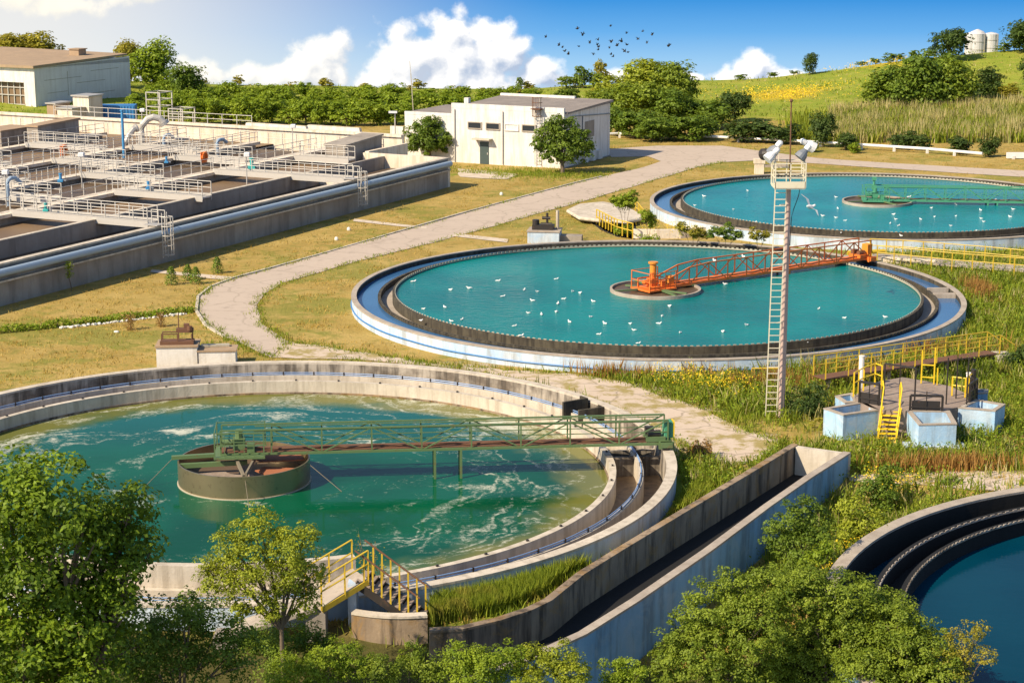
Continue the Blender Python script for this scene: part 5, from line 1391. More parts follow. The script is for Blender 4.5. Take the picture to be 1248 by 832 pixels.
def valve_box(px, py, sx, sy, h, lb, rz, rusty, wall):
    p = P(px, py, 0)
    t = thing('valve_box', lb, 'valve box', (p.x, p.y, hgt(p.x, p.y)), rz)
    MB().box((0, sy/2, h/2-.2), (sx, sy, h+.4)).build('box', MATS[wall], t)
    MB().box((0, sy/2, h+.053), (sx+.12, sy+.12, .1)).build('lid', MATS['roof_tan' if rusty else 'rim_concrete'], t)
    return t
t = valve_box(216, 447, 2.3, 1.7, 1.15, 'white concrete valve box with a rusty winch frame beside the foamy tank', R_(4), True, 'white_paint')
m = MB(); z = 1.25
for x in (-.85, .05, .85):
    for y in (.3, .9): m.bar((x, y, z), (x, y, z+.62), .06)
for y in (.3, .9): m.bar((-.85, y, z+.62), (.05 if y < .5 else .85, y, z+.62), .06).bar((-.85, y, z+.06), (.85, y, z+.06), .09)
m.box((.0, .6, z+.1), (1.9, .8, .2)); m.build('frame', MATS['rust_steel'], t)
MB().box((.45, .6, z+.78), (.95, .45, .22)).box((.55, .6, z+1.0), (.3, .3, .3)).tube((.1, .6, z+.85), (.1, .6, z+1.8), .03).tube((.75, .4, z+.8), (.75, .4, z+1.05), .15).build('winch', MATS['rust_steel'], t)
MB().box((2.25, .75, .3), (2.1, 1.4, 1.1)).build('box', MATS['white_paint'], t); MB().box((2.25, .75, .9), (2.25, 1.5, .09)).build('lid', MATS['roof_tan'], t); MB().bar((1.3, 1.0, 1.02), (2.9, 1.1, 1.02), .3, .12).build('cover_plank', MATS['weir_white'], t)
t = valve_box(662, 297, 2.5, 1.9, .9, 'small blue and white valve box with pipework on top behind the orange bridge tank', R_(-8), False, 'blue_white_paint')
MB().box((-.1, .9, 1.2), (1.7, .9, .35)).tube((-.7, .9, 1.2), (-.7, .9, 1.75), .28, n=12).tube((.2, .9, 1.3), (.2, .9, 2.3), .1).tube((-.3, .9, 1.4), (.6, .9, 1.4), .14).tube((-.2, .9, 1.9), (.45, .9, 1.9), .12).build('valve', MATS['black_steel'], t)
MB().tube((1.0, 1.1, .9), (1.0, 1.1, 2.5), .13, n=10).build('vent', MATS['pale_concrete'], t)
MB().box((2.0, 1.2, .25), (1.9, 1.0, .6)).build('box', MATS['grey_concrete'], t)
t = thing('steel_post_box', 'grey cabinet on a low wall behind the floodlights by the upper road', 'cabinet', P(925, 212, 0))
MB().box((0, 0, .5), (.9, .5, 1.4)).box((-.0, 0, 1.3), (1.1, .6, .5)).build('body', MATS['far_wall'], t); MB().box((1.6, 0, .8), (2.6, .4, .25)).build('wall', MATS['rim_concrete'], t)

# ------------------------------------------------------------------ white pipeline barrier by the upper road
t = thing('pipeline', 'long white pipeline on short stands along the foot of the hill', 'pipeline', (0, 0, 0))
gp = [G(*q) for q in ((700, 170.5), (755, 168), (850, 171), (950, 176), (1050, 182), (1130, 187), (1197, 193))]
MB().path([p+Vector((0, 0, .5)) for p in gp], .15, 8).build('tube', MATS['lamp_white'], t)
for a, c in zip(gp, gp[1:]):
    for k in range(2):
        p = a.lerp(c, k/2); MB().box((p.x, p.y, p.z+.15), (.25, .3, .5)).build('stand', MATS['stone_white'], t)
for px0, y0, px1, y1, lb in ((1228, 193, 1260, 195, 'short white barrier at the end of the reeds'),):
    a, c = G(px0, y0), G(px1, y1); t = thing('barrier', lb, 'barrier', a.lerp(c, .5))
    MB().box((0, 0, .4), ((c-a).length, .3, .6)).build('panel', MATS['lamp_white'], t); MB().box((-.8, 0, .1), (.3, .4, .5)).box((.8, 0, .1), (.3, .4, .5)).build('foot', MATS['stone_white'], t)

# silos on the hill
def silo(px, py, r, h, dome, lb, gr):
    p = PY(px, py, 292); z = p.z-2
    t = thing('silo', lb, 'silo', (p.x, p.y, z), 0, gr)
    MB().tube((0, 0, -3), (0, 0, h+2), r, n=20).build('barrel', MATS['silo_paint'], t)
    MB().path([(0, 0, h+2), (0, 0, h+2+dome*.5), (0, 0, h+2+dome)], [r*1.02, r*.75, r*.12], 20).build('dome', MATS['silo_paint'], t)
    m = MB(); m.bar((r*.7, -r*.8, 0), (r*.7, -r*.8, h+2), .15)
    for z_ in np.arange(.5, h+2, 1.2): m.ring(c0, r, r+.04, z_, z_+.1, n=20)
    m.build('ladder', MATS['galvanised'], t)
silo(1182, 67, .85, 3.1, .35, 'pale grey silo, the narrow one beside the dark hilltop tree', None)
silo(1190, 68, 1.25, 3.3, .7, 'tall domed grey silo, the middle of the hilltop group', None)
silo(1207, 66, 1.1, 3.0, .3, 'grey silo at the open end of the hilltop group', None)
silo(1185.5, 69, .55, 2.6, .1, 'thin dark grey silo pipe in front of the domed silo', None)
# ------------------------------------------------------------------ trees and shrubs
def ppm(Y): return F/(Y*1.015+2.5)
def plant(name, label, cat, lobes, Y, mat, s, k=1.25, group=None, base=None, trunk=.12, shell=.5, stems=None, dy=1.0, flat=.75, rcf=.42, barkless=False, parts=('crown', 'trunk'), squash=1.0, up=.5):
    """lobes: (px, py, radius px) measured on the photo at depth Y, given real size and depth here"""
    q = ppm(Y); L = []
    for i, l in enumerate(lobes):
        r = l[2]/q
        yo = (l[3] if len(l) > 3 else random.uniform(-.8, .8)*r*.8)*dy
        p = PY(l[0], l[1], Y); L.append((np.array((p.x, p.y+yo, p.z)), np.array((r, r*.95, r*squash))))
    if parts is not None and parts[0] == 'foliage' and Y > 62:
        rm = float(np.mean([r[0] for c, r in L])); mx = float(np.mean([c[0] for c, r in L])); my = float(np.mean([c[1] for c, r in L])); gz = hgt(mx, my)
        for sx_ in (-.6, .6): L.append((np.array((mx+sx_*rm, my, gz+rm*.55)), np.array((rm*.9, rm*.9, rm*.75))))
    if base is None:
        bx = float(np.mean([l[0][0] for l in L])); by = float(np.mean([l[0][1] for l in L]))
    else: bx, by = base
    bz = hgt(bx, by)
    t = thing(name, label, cat, (bx, by, bz), 0, group)
    off = np.array((bx, by, bz))
    Cs, Ns, Ts, cl = [], [], [], []
    for i, (c, r) in enumerate(L):
        area = 12*r[0]*r[2]/(.36*s*s); n = area*k
        per = 60 if n > 900 else 22; ncl = max(14, int(n/per)); per = max(per, int(n/ncl)) if n > 300 else max(8, int(n/ncl))
        C, Nn, tt, c_ = crown_points([(c-off, r)], ncl, per, max(r[0]*min(rcf, 2.3/ncl**.5), s*1.1), shell, seed=random.randint(0, 10**6), zmin=.02, flat=flat, up=up)
        Cs.append(C); Ns.append(Nn); Ts.append(tt); cl.append(c_)
    leaves(parts[0], np.concatenate(Cs), np.concatenate(Ns), s, MATS[mat], t, np.concatenate(Ts))
    m = MB()
    top = np.mean([c-off for c, r in L], 0)
    fork = Vector((0, 0, max(.15, min(c[2]-off[2]-r[2]*.7 for c, r in L)*.9)))
    m.path([(0, 0, -.3), (trunk*.3, 0, fork.z*.5), fork], [trunk, trunk*.85, trunk*.7], 8)
    for i, (c, r) in enumerate(L):
        e = Vector(c-off); md = fork.lerp(e, .5)+Vector((0, 0, .12*(e-fork).length))
        m.path([fork, md, e], [trunk*.55, trunk*.36, trunk*.12], 6)
        for j in range(3):
            d = Vector(cl[i][(j*5) % len(cl[i])]); m.path([md, md.lerp(d, .6)+Vector((0, 0, .05)), d], [trunk*.25, trunk*.16, trunk*.05], 5)
    m.build(parts[1], MATS['bark'], t)
    return t
SH = ('foliage', 'stem')
# foreground
plant('tree', 'large leafy dark green tree filling the lower corner in front of the foamy tank', 'tree', [(15, 612, 70), (78, 602, 62), (132, 632, 48), (160, 618, 26), (45, 690, 88), (110, 690, 66), (162, 668, 30), (158, 700, 26), (-20, 660, 90), (20, 770, 95), (95, 770, 80), (-30, 800, 100), (60, 850, 110), (130, 745, 40)], 50, 'leaf_near', .17, 1.0, trunk=.28, base=(-12.5, 51))
plant('bush', 'dark green bush beside the large leafy tree', 'bush', [(165, 775, 46), (215, 765, 40), (255, 790, 44), (200, 815, 60), (285, 800, 34), (150, 830, 60), (235, 740, 22)], 54, 'leaf_mid', .12, .95, trunk=.1, parts=SH)
plant('tree', 'young airy yellow green tree in front of the footbridge', 'tree', [(283, 662, 26), (318, 650, 28), (355, 668, 30), (372, 655, 18), (270, 700, 26), (310, 690, 34), (350, 705, 30), (380, 700, 18), (258, 690, 16), (290, 735, 20), (370, 735, 22), (330, 735, 22)], 58.5, 'leaf_yellow', .10, 1.15, trunk=.10, base=(-7.6, 58.6), shell=.3, rcf=.5)
plant('bush', 'dark leafy bush under the footbridge beside the young tree', 'bush', [(322, 785, 26), (350, 775, 24), (375, 782, 22), (345, 805, 32), (300, 778, 22), (385, 800, 24)], 59.8, 'leaf_mid', .10, 1.0, trunk=.05, parts=SH, shell=.35)
plant('bush', 'low reddish weedy bush in front of the footbridge support', 'bush', [(398, 790, 14), (408, 780, 11), (392, 775, 10)], 60.6, 'leaf_warm', .08, .7, trunk=.03, parts=SH, shell=.3)
for lob, Y, mt, lb in (([(352, 826, 30), (390, 812, 26), (412, 798, 17), (430, 815, 28)], 57.5, 'leaf_bright', 'yellow green bush at the bottom edge, below the footbridge'),
                       ([(470, 812, 24), (500, 800, 17), (520, 818, 30)], 58, 'leaf_olive', 'small olive bush at the bottom edge under the retaining wall'),
                       ([(560, 808, 24), (590, 802, 22), (616, 812, 28), (575, 830, 34)], 57, 'leaf_bright', 'bright green bush at the bottom edge before the mouth of the flume'),
                       ([(650, 812, 26), (682, 806, 22), (700, 825, 26), (640, 835, 30)], 57, 'leaf_yellow', 'yellow green bush at the bottom edge against the blue flume wall'),
                       ([(748, 822, 20), (775, 815, 16), (760, 840, 26)], 58, 'leaf_bright', 'low bright bush at the bottom edge against the blue flume wall')):
    plant('bush', lb, 'bush', lob, Y, mt, .085, 1.35, trunk=.04, parts=SH, shell=.35)
plant('bush', 'big rounded olive bush against the blue outer wall of the flume', 'bush', [(900, 720, 30), (870, 752, 44), (920, 752, 46), (850, 790, 50), (905, 800, 60), (825, 815, 36), (940, 715, 28)], 60, 'leaf_olive', .10, 1.45, trunk=.08, parts=SH)
plant('bush', 'largest olive green bush, between the flume and the dark tank', 'bush', [(975, 720, 42), (1030, 728, 44), (985, 770, 58), (1045, 775, 60), (1000, 825, 70), (1080, 745, 30)], 60.5, 'leaf_olive', .10, 1.45, trunk=.09, parts=SH)
plant('bush', 'olive bush leaning over the rim of the dark tank', 'bush', [(1095, 765, 38), (1120, 790, 40), (1075, 815, 54), (1140, 820, 46), (1050, 822, 40), (1105, 830, 44)], 59, 'leaf_olive', .10, 1.4, trunk=.08, parts=SH)
plant('bush', 'sparse reddish bush standing out against the deep blue water', 'bush', [(1172, 780, 24), (1190, 768, 16), (1162, 812, 30), (1200, 795, 16)], 58, 'leaf_warm', .085, .5, trunk=.05, parts=SH, shell=.2)
plant('bush', 'bright green bush pressed against the blue flume wall, above the big olive bush', 'bush', [(960, 640, 26), (985, 632, 22), (975, 668, 30), (1000, 660, 22), (948, 655, 18)], 71, 'leaf_mid', .11, 1.1, trunk=.06, parts=SH)
for lob, Y, mt, lb in (([(1062, 598, 20), (1085, 582, 17), (1078, 608, 20)], 79.5, 'leaf_mid', 'green shrub at the outer corner of the flume end'),
                       ([(1040, 625, 18), (1060, 640, 22), (1035, 650, 18)], 75, 'leaf_yellow', 'pale feathery shrub beside the end of the flume'),
                       ([(1000, 680, 16), (985, 690, 16), (1012, 668, 11)], 68, 'leaf_bright', 'yellow green shrub before the rim of the dark tank'),
                       ([(1160, 602, 9), (1178, 599, 8), (1140, 600, 8)], 81.5, 'leaf_mid', 'low green shrub behind the rim of the dark tank'),
                       ([(975, 492, 20), (995, 482, 16), (985, 505, 16), (962, 505, 12)], 94, 'leaf_dark', 'dark green shrub at the foot of the floodlight mast'),
                       ([(1240, 440, 14), (1246, 455, 18), (1250, 430, 12)], 104, 'leaf_dark', 'dark bush at the end of the yellow walkway, by the frame edge'),
                       ([(1030, 535, 10), (1015, 528, 12), (1000, 520, 10)], 91, 'leaf_warm', 'pale weedy shrub against the chamber nearest the mast'),
                       ([(1190, 540, 12), (1175, 548, 11)], 88, 'leaf_mid', 'green shrub between two pale blue chambers'),
                       ([(1075, 556, 10), (1060, 560, 9)], 86, 'leaf_warm', 'rusty weed clump before the yellow ladder stair'),
                       ([(762, 247, 12), (772, 240, 8), (752, 245, 8)], 150, 'leaf_bright', 'bright green shrub behind the pale slab of the valve pit'),
                       ([(786, 262, 9), (795, 270, 8)], 146, 'leaf_bright', 'bright shrub between the valve pit and the far tank wall'),
                       ([(885, 282, 11), (870, 284, 9), (897, 287, 8)], 139, 'leaf_mid', 'green shrub at the foot of the far tank wall'),
                       ([(920, 285, 8), (932, 288, 7)], 138, 'leaf_warm', 'small rusty shrub at the foot of the far tank wall'),
                       ([(832, 278, 8), (845, 282, 8), (856, 285, 7)], 140, 'leaf_warm', 'yellowing weed clump under the far tank wall'),
                       ([(855, 548, 14), (848, 560, 12)], 86, 'leaf_dry', 'brown dry bush behind the pale rim of the foamy tank'),
                       ([(820, 470, 14), (845, 465, 14), (870, 462, 14)], 103, 'leaf_bright', 'yellow flowering shrub below the teal tank wall'),
                       ([(895, 470, 14), (915, 478, 12)], 101, 'leaf_mid', 'green shrub below the teal tank wall, nearer the mast')):
    plant('shrub', lb, 'shrub', lob, Y, mt, .13 if Y < 110 else .15, 1.2 if Y < 110 else 2.2, trunk=.04, parts=SH, shell=.35)
# reedy thin plants over the foamy water
for px, py, lb in ((452, 700, 'thin reddish plant standing before the foamy water above the stair'), (466, 690, 'single tall weed stalk at the tank edge by the stair')):
    p = PY(px, py, 65.5); t = thing('weed', lb, 'plant', (p.x, p.y, .2)); m = MB(); cs = []
    for k in range(9 if px < 460 else 4):
        a = random.uniform(0, 6.28); e = Vector((math.cos(a)*.5, math.sin(a)*.4, random.uniform(1.5, 3.0) if px < 460 else random.uniform(.8, 1.9))); m.path([(0, 0, -.5), e*.5+Vector((0, 0, .3)), e], [.02, .015, .006], 5)
        cs += [tuple(e*f+Vector((random.gauss(0, .12), random.gauss(0, .12), random.gauss(0, .12)))) for f in np.linspace(.5, 1, 26)]
    m.build('stem', MATS['bark'], t); cs = np.array(cs)
    leaves('foliage', cs, unit(RNG.normal(size=cs.shape)), .09, MATS['leaf_warm'], t)
# by the pump house
plant('tree', 'round tree in front of the corner of the white pump house', 'tree', [(686, 162, 20), (665, 172, 16), (706, 172, 16), (690, 182, 20), (672, 188, 14), (705, 186, 15), (680, 150, 12), (655, 175, 8), (715, 178, 8)], 187.5, 'leaf_mid', .26, 1.8, trunk=.22, base=(5.0, 187.3), dy=.7)
plant('tree', 'round bushy tree before the low wing of the pump house', 'tree', [(520, 158, 15), (505, 166, 13), (540, 165, 14), (525, 172, 16), (503, 175, 10), (545, 175, 12), (525, 150, 10)], 197.5, 'leaf_mid', .26, 1.9, trunk=.2, dy=.7)
# lawn plants
for i, (px, py, h, lb) in enumerate(((209, 347, 20, 'small dark conifer on the lawn, nearest the basin wall'), (229, 342, 18, 'small conifer on the lawn, in the middle of three'), (239, 346, 19, 'small conifer on the lawn, closest to the road of three'), (265, 333, 18, 'small conifer standing alone by the road bend'))):
    g = G(px, py); q = ppm(g.y); hh = h/q*1.05
    t = thing('conifer', lb, 'conifer', g); n = 420
    z = RNG.uniform(0, 1, n)**.9; a = RNG.uniform(0, 6.28, n); r = .40*(1-z*z*.8)*RNG.uniform(.6, 1.1, n)*hh*1.0
    C = np.stack([r*np.cos(a), r*np.sin(a), .05+z*hh], 1); leaves('crown', C, unit(np.stack([np.cos(a), np.sin(a), .4+0*a], 1)+RNG.normal(size=(n, 3))*.3), .14, MATS['leaf_mid'], t)
    MB().tube((0, 0, -.1), (0, 0, hh*.9), .05, .01, 7).build('trunk', MATS['bark'], t)
g = G(88, 355); t = thing('sapling', 'thin leaning sapling with a bright top by the basin wall', 'sapling', g); m = MB()
m.path([(0, 0, 0), (-.12, 0, .7), (-.25, 0, 1.2), (-.12, 0, 1.9)], [.04, .035, .03, .01], 6); m.build('trunk', MATS['bark'], t)
n = 260; z = RNG.uniform(0, 1, n); C = np.stack([-.15+RNG.normal(0, .13, n), RNG.normal(0, .13, n), .95+z*1.15], 1); leaves('crown', C, unit(RNG.normal(size=(n, 3))), .13, MATS['leaf_bright'], t)
for px, py, h, lb in ((159, 402, 1.0, 'dry brown bush on the lawn before the flower hedge'), (196, 398, .9, 'thin dry shrub on the lawn by the rusty winch')):
    g = G(px, py); t = thing('shrub', lb, 'shrub', g); n = 320
    C = RNG.normal(0, .16, (n, 3)); C[:, 2] = RNG.uniform(0, h, n); leaves('foliage', C, unit(RNG.normal(size=(n, 3))), .12, MATS['leaf_dry'], t)
    MB().path([(0, 0, -.1), (.03, 0, h*.6), (0, 0, h)], [.03, .02, .01], 5).build('stem', MATS['bark'], t)
# hedge with a stone border
hp = [G(*q) for q in ((-25, 408), (40, 402), (100, 396), (160, 389), (236, 380))]
t = thing('hedge', 'low clipped green hedge across the lawn towards the road', 'hedge', hp[0])
pos_ = []
for a, c in zip(hp, hp[1:]):
    for k in range(int((c-a).length*230)):
        p = a.lerp(c, random.random())-hp[0]; pos_.append((p.x+random.gauss(0, .16), p.y+random.gauss(0, .2), p.z+random.uniform(.05, .62)*(.7+.5*mnoise.noise(Vector((p.x*.8, 1, 1))))))
pos_ = np.array(pos_); leaves('foliage', pos_, unit(RNG.normal(size=pos_.shape)+np.array([0, 0, .8])), .17, MATS['leaf_bright'], t)
m = MB()
for a, c in zip(hp, hp[1:]):
    for k in range(int((c-a).length/.8)):
        p = a.lerp(c, (k+.5)/max(1, int((c-a).length/.8)))-hp[0]; m.path([(p.x, p.y, p.z-.1), (p.x+.03, p.y, p.z+.4)], [.03, .015], 5)
for k in range(1): m.build('stem', MATS['bark'], t)
s0 = None
for k in range(74):
    f = .40+.58*k/74; L_ = len(hp)-1; ii = min(L_-1, int(f*L_)); p = hp[ii].lerp(hp[ii+1], f*L_-ii)
    if s0 is None: s0 = MB().ball((0, 0, .07), .19, .14, .13, 8, 5).build('stone', MATS['stone_white']); o = s0
    else: o = s0.copy(); COL.objects.link(o)
    o.location = (p.x+random.gauss(0, .04), p.y-.5+random.gauss(0, .06), p.z); o.rotation_euler = (0, 0, random.uniform(0, 6)); q = random.uniform(.45, .85)*(1 if random.random() > .25 else .55); o.scale = (q, q, q)
    tag(o, 'white painted stone in the border along the low green hedge', 'stone', 'white stones along the hedge')
for px, py, lb in ((410, 293, 'small pale stone on the lawn beside the road'), (425, 281, 'pinkish white stone block on the lawn under the basin wall'), (142, 405, 'white scrap lying on the lawn before the hedge'), (611, 238, 'grey stone on the grass below the pump house')):
    o = s0.copy(); COL.objects.link(o); g = G(px, py); o.location = g; o.scale = (.9, .9, 1.5) if px > 200 else (1, 1, .6); tag(o, lb, 'stone')

# hillside and background
def YB(px, py):
    Y = 190.0
    while Y < YR-1:
        p = PY(px, 100, Y); z = hgt(p.x, Y); d = Y*CS-(z-H)*SN; yy = 416-F*(Y*SN+(z-H)*CS)/d
        if yy <= py: break
        Y += .75
    return Y
def B(px, py, wpx, hpx, *m):
    Y = YB(px, py); return (px, Y, 1.18*wpx/ppm(Y), 1.1*hpx/ppm(Y), *m)
def many(name, label, cat, spots, mat, s, group, variants=3, k=1.1, h=1.0, parts=('crown', 'trunk')):
    """spots: (px of base, Y, width m, height m)"""
    protos = []
    for v in range(variants):
        rg = random.Random(v*7+len(spots)); L = []
        for i in range(7):
            a = rg.uniform(0, 6.28); d = rg.uniform(.1, .30); L.append((np.array((d*math.cos(a), d*math.sin(a), rg.uniform(.38, .74))), np.array((.22, .22, .22))*rg.uniform(.8, 1.25)))
        L.append((np.array((0, 0, .3)), np.array((.3, .3, .22))))
        Cs, Ns, Ts = [], [], []
        for c, r in L:
            n = 12*r[0]**2/(.36*s*s)*k; C, Nn, tt, _ = crown_points([(c, r)], max(6, int(n/14)), 14, r[0]*.5, .5, rg.randint(0, 99999), .02); Cs.append(C); Ns.append(Nn); Ts.append(tt)
        protos.append((np.concatenate(Cs), np.concatenate(Ns), np.concatenate(Ts)))
    roots = []
    for i, (px, Y, wd, ht, *mm) in enumerate(spots):
        p = PY(px, 200, Y); z = hgt(p.x, Y)
        lb = label[i] if isinstance(label, (list, tuple)) else label
        v = i % variants
        if i < variants:
            t = thing(name, lb, cat, (p.x, Y, z), 0, group)
            C, Nn, tt = protos[v]; leaves(parts[0], C, Nn, s, MATS[mm[0] if mm else mat], t, tt)
            m = MB(); m.path([(0, 0, -.05), (.01, 0, .2), (0, 0, .45)], [.028, .022, .012], 7)
            for a in (0, 2, 4): m.path([(0, 0, .2), (.1*math.cos(a), .1*math.sin(a), .4), (.22*math.cos(a), .22*math.sin(a), .6)], [.014, .01, .004], 5)
            m.build(parts[1], MATS['bark'], t); roots.append(t)
        else:
            src = roots[v]; t = src.copy(); COL.objects.link(t); t['label'] = lb
            for ch in src.children:
                c = ch.copy(); COL.objects.link(c); c.parent = t
                if mm and c.name.startswith(parts[0]):
                    c.material_slots[0].link = 'OBJECT'; c.material_slots[0].material = MATS[mm[0]]
        t.location = (p.x, Y, z-.1); t.rotation_euler = (0, 0, random.uniform(0, 6.28)); t.scale = (wd, wd, ht)
        if group: t['group'] = group
        elif 'group' in t: del t['group']
orch = []
for row, (Y, x0, x1, st) in enumerate(((233, 205, 492, 19), (241, 170, 500, 18), (250, 165, 640, 19), (261, 170, 650, 21))):
    x = x0+row*5
    while x < x1:
        orch.append((x+random.uniform(-4, 4), Y+random.uniform(-1.5, 1.5), random.uniform(3.0, 4.4), random.uniform(2.2, 3.1)*(1.25 if row == 0 else 1))); x += st*random.uniform(.8, 1.2)
many('orchard_tree', 'leafy green tree in the dense rows between the basins and the hill', 'tree', orch, 'leaf_bright', .095, 'trees in rows below the hill', 4, 1.0)
rb = []
for i in range(26):
    px = random.choice([random.uniform(150, 500), random.uniform(495, 760), random.uniform(250, 760)]); Y = random.uniform(266, 286); w_ = random.uniform(1.2, 2.6); rb.append((px, Y, w_, w_*random.uniform(.5, .9)))
many('hill_bush', 'small yellow green bush on the dry hillside beyond the orchard', 'bush', rb, 'leaf_warm', .13, 'small bushes on the hill top', 3, .8, parts=SH)
many('tree', ['warm lit tree on the hill behind the tan roof, at the frame edge', 'tall warm lit tree on the hill behind the tan roof', 'rounded warm lit tree beside the roof vent of the hall', 'bushy tree sloping down from the hill behind the hall roof'], 'tree',
     [B(15, 80, 52, 36), B(58, 79, 54, 42), B(38, 79, 44, 36), B(88, 80, 60, 20)], 'leaf_warm', .075, None, 4, 1.1)
many('tree', ['big rounded tree just behind the blank end of the hall', 'dark conical tree standing between the hall and the orchard', 'leaning tree over the hall roof corner'], 'tree',
     [(194, 272, 8.6, 7.6, 'leaf_bright'), B(233, 128, 46, 49), (158, 276, 6, 7.2, 'leaf_warm')], 'leaf_mid', .06, None, 3, 1.15)
many('tree', ['tall pale green tree, highest of the clump above the pump house', 'wide pale green tree in the clump above the pump house', 'pale olive tree at the open side of the clump', 'olive tree at the lower side of the clump near the pump house', 'dense tree at the centre of the clump above the pump house', 'lower pale tree in front of the clump'], 'tree',
     [B(797, 140, 78, 66, 'leaf_yellow'), B(762, 142, 70, 46, 'leaf_yellow'), B(826, 142, 54, 60, 'leaf_olive'), B(742, 146, 52, 36, 'leaf_olive'), B(785, 152, 70, 52, 'leaf_olive'), B(815, 156, 60, 46, 'leaf_mid')], 'leaf_yellow', .06, None, 4, 1.15)
low_ = [(752, 232), (772, 231), (795, 229), (815, 230), (838, 229), (858, 231), (870, 236), (845, 238), (822, 238), (760, 240)]
many('bush', 'dark green bush in the thicket behind the white pipeline', 'bush', [B(x, 173-(y-229)*2.1, random.uniform(38, 50), random.uniform(26, 36)) for x, y in low_], 'leaf_mid', .085, 'thicket behind the white pipeline', 3, 1.1, parts=SH)
many('tree', ['small dark spreading tree above the clipped bushes', 'dark upright tree by the white pipeline below the reeds', 'lone dark tree on the skyline of the hill', 'big dark tree on the hilltop beside the silos', 'dark spreading tree on the hilltop at the frame edge', 'dark tree at the frame edge halfway up the hill'], 'tree',
     [B(893, 150, 38, 38), B(1002, 179, 30, 42), B(983, 92, 18, 25), B(1150, 76, 44, 40), B(1246, 66, 54, 40), B(1256, 112, 36, 42)], 'leaf_dark', .075, None, 3, 1.15)
many('bush', ['clipped rounded bush in the dense line behind the pipeline, the one nearest the thicket', 'clipped rounded bush in the line behind the pipeline, second from the thicket', 'clipped rounded bush in the line behind the pipeline, third from the thicket', 'rounded bush beside the dark upright tree', 'small bright bush in front of the pipeline', 'dark bush in the reeds near the upright tree', 'low dark bush in front of the reeds, the middle one', 'dark bush low in the reeds above the end of the pipeline', 'dark ragged bush at the end of the pipeline', 'small bush in front of the upright tree and the pipeline'], 'bush',
     [B(905, 174, 46, 28), B(930, 175, 46, 26), B(952, 176, 38, 25), B(1030, 183, 30, 22), B(1040, 188, 16, 13, 'leaf_bright'), B(1098, 182, 36, 22), B(1122, 184, 30, 20), B(1170, 189, 34, 20), B(1204, 192, 22, 26), B(988, 186, 18, 14, 'leaf_mid')], 'leaf_dark', .095, None, 3, 1.1, parts=SH)
many('hill_tree', ['large leafy hillside tree, the leftmost low one of the clump', 'large leafy hillside tree, second in the clump', 'tallest leafy tree in the hillside clump', 'leafy tree in the hillside clump, near its far end', 'broad leafy tree at the back of the hillside clump', 'dark round tree at the far end of the hillside clump', 'pale shrub beside the dark round hillside tree'], 'tree',
     [B(1066, 135, 52, 44, 'leaf_olive'), B(1092, 136, 56, 54), B(1125, 136, 66, 64), B(1158, 134, 58, 60), B(1142, 124, 76, 54), B(1200, 121, 40, 34, 'leaf_dark'), B(1226, 122, 28, 20, 'leaf_warm')], 'leaf_mid', .07, None, 3, 1.15)
sk = [(1078, 284, 2.6, 1.7), (1092, 285, 2, 1.2), (1062, 285, 2.0, 1.0), (1110, 284, 2.4, 1.6), (1132, 284, 2.6, 1.4), (1045, 285, 2, .8), (965, 285, 2, .7), (940, 285, 2.4, .8), (900, 284, 2.6, .9), (1215, 283, 3, 1.6), (1228, 284, 2.6, 2.0)]
many('hill_bush', 'low dark green bush along the skyline of the hill', 'bush', sk, 'leaf_mid', .13, 'low bushes on the skyline', 3, .9, parts=SH)
many('tree', ['thin feathery tree on the skyline above the pump house roof', 'round topped tree on the skyline above the pump house roof', 'pale bushy tree on the skyline above the pump house', 'thin bare tree on the skyline beside the round topped one', 'slim dark tree on the skyline behind the pump house ladder'], 'tree', [(722, 280, 4.4, 2.6, 'leaf_olive'), (709, 280, 3.2, 4.0), (690, 281, 4.6, 2.4, 'leaf_olive'), (728, 283, 3, 4.3, 'leaf_warm'), (634, 281, 1.6, 2.6)], 'leaf_mid', .10, None, 3, .7)
many('bush', ['dark round bush on the slope above the pump house roof', 'second dark round bush on the slope above the pump house roof'], 'bush', [(686, 262, 3.0, 2.2), (698, 262, 2.6, 2.0)], 'leaf_mid', .1, None, 2, 1.1, parts=SH)

# ------------------------------------------------------------------ grass, weeds, reeds, flowers
ROADS = [[G(*p).xy for p in roadL+roadR], [G(*p).xy for p in low]]
CIRC = ((N_C, N_R+.25), (M_C, M_R+.2), (F_C, F_R+.2), (D_C, D_R+.2))
deck2 = [p.xy for p in deck]
def free(x, y, roads=True):
    v = Vector((x, y))
    if any((v-c).length < r for c, r in CIRC): return False
    if inpoly(v, holes[4]) or inpoly(v, fl_hole) or inpoly(v, pp) or inpoly(v, deck2): return False
    if roads and any(inpoly(v, r) for r in ROADS): return False
    u = (v-A0).dot(AU); w = (v-A0).dot(AW)
    if -8 < u < 72 and w > -.7: return False
    v2 = v-K.xy; u = v2.dot(AU); w = v2.dot(AW)
    if -.3 < u < 12 and -.2 < w < 19: return False
    return True
def scatter(n, fn, h, hv=0.0, clump=0, cl_r=.25, roads=True):
    out = []; hs = []; tries = 0
    while len(out) < n and tries < n*12:
        tries += 1
        x, y, a = fn()
        for k in range(max(1, clump)):
            xx, yy = x+random.gauss(0, cl_r)*(clump > 0), y+random.gauss(0, cl_r)*(clump > 0)
            if free(xx, yy, roads): out.append((xx, yy, hgt(xx, yy)-.02)); hs.append(h*a*random.uniform(.5, 1.3))
    return np.array(out), np.array(hs)
def stuff(o): return tag(o, kind='stuff')
def lawn():
    while True:
        y = 64+(random.random()**1.6)*150; hw = y*.29+3; x = random.uniform(-hw, hw)
        if mnoise.noise(Vector((x*.35, y*.35, 5)))+.35*mnoise.noise(Vector((x*1.3, y*1.3, 2))) > random.uniform(-.3, .6): return x, y, .7+.6*random.random()
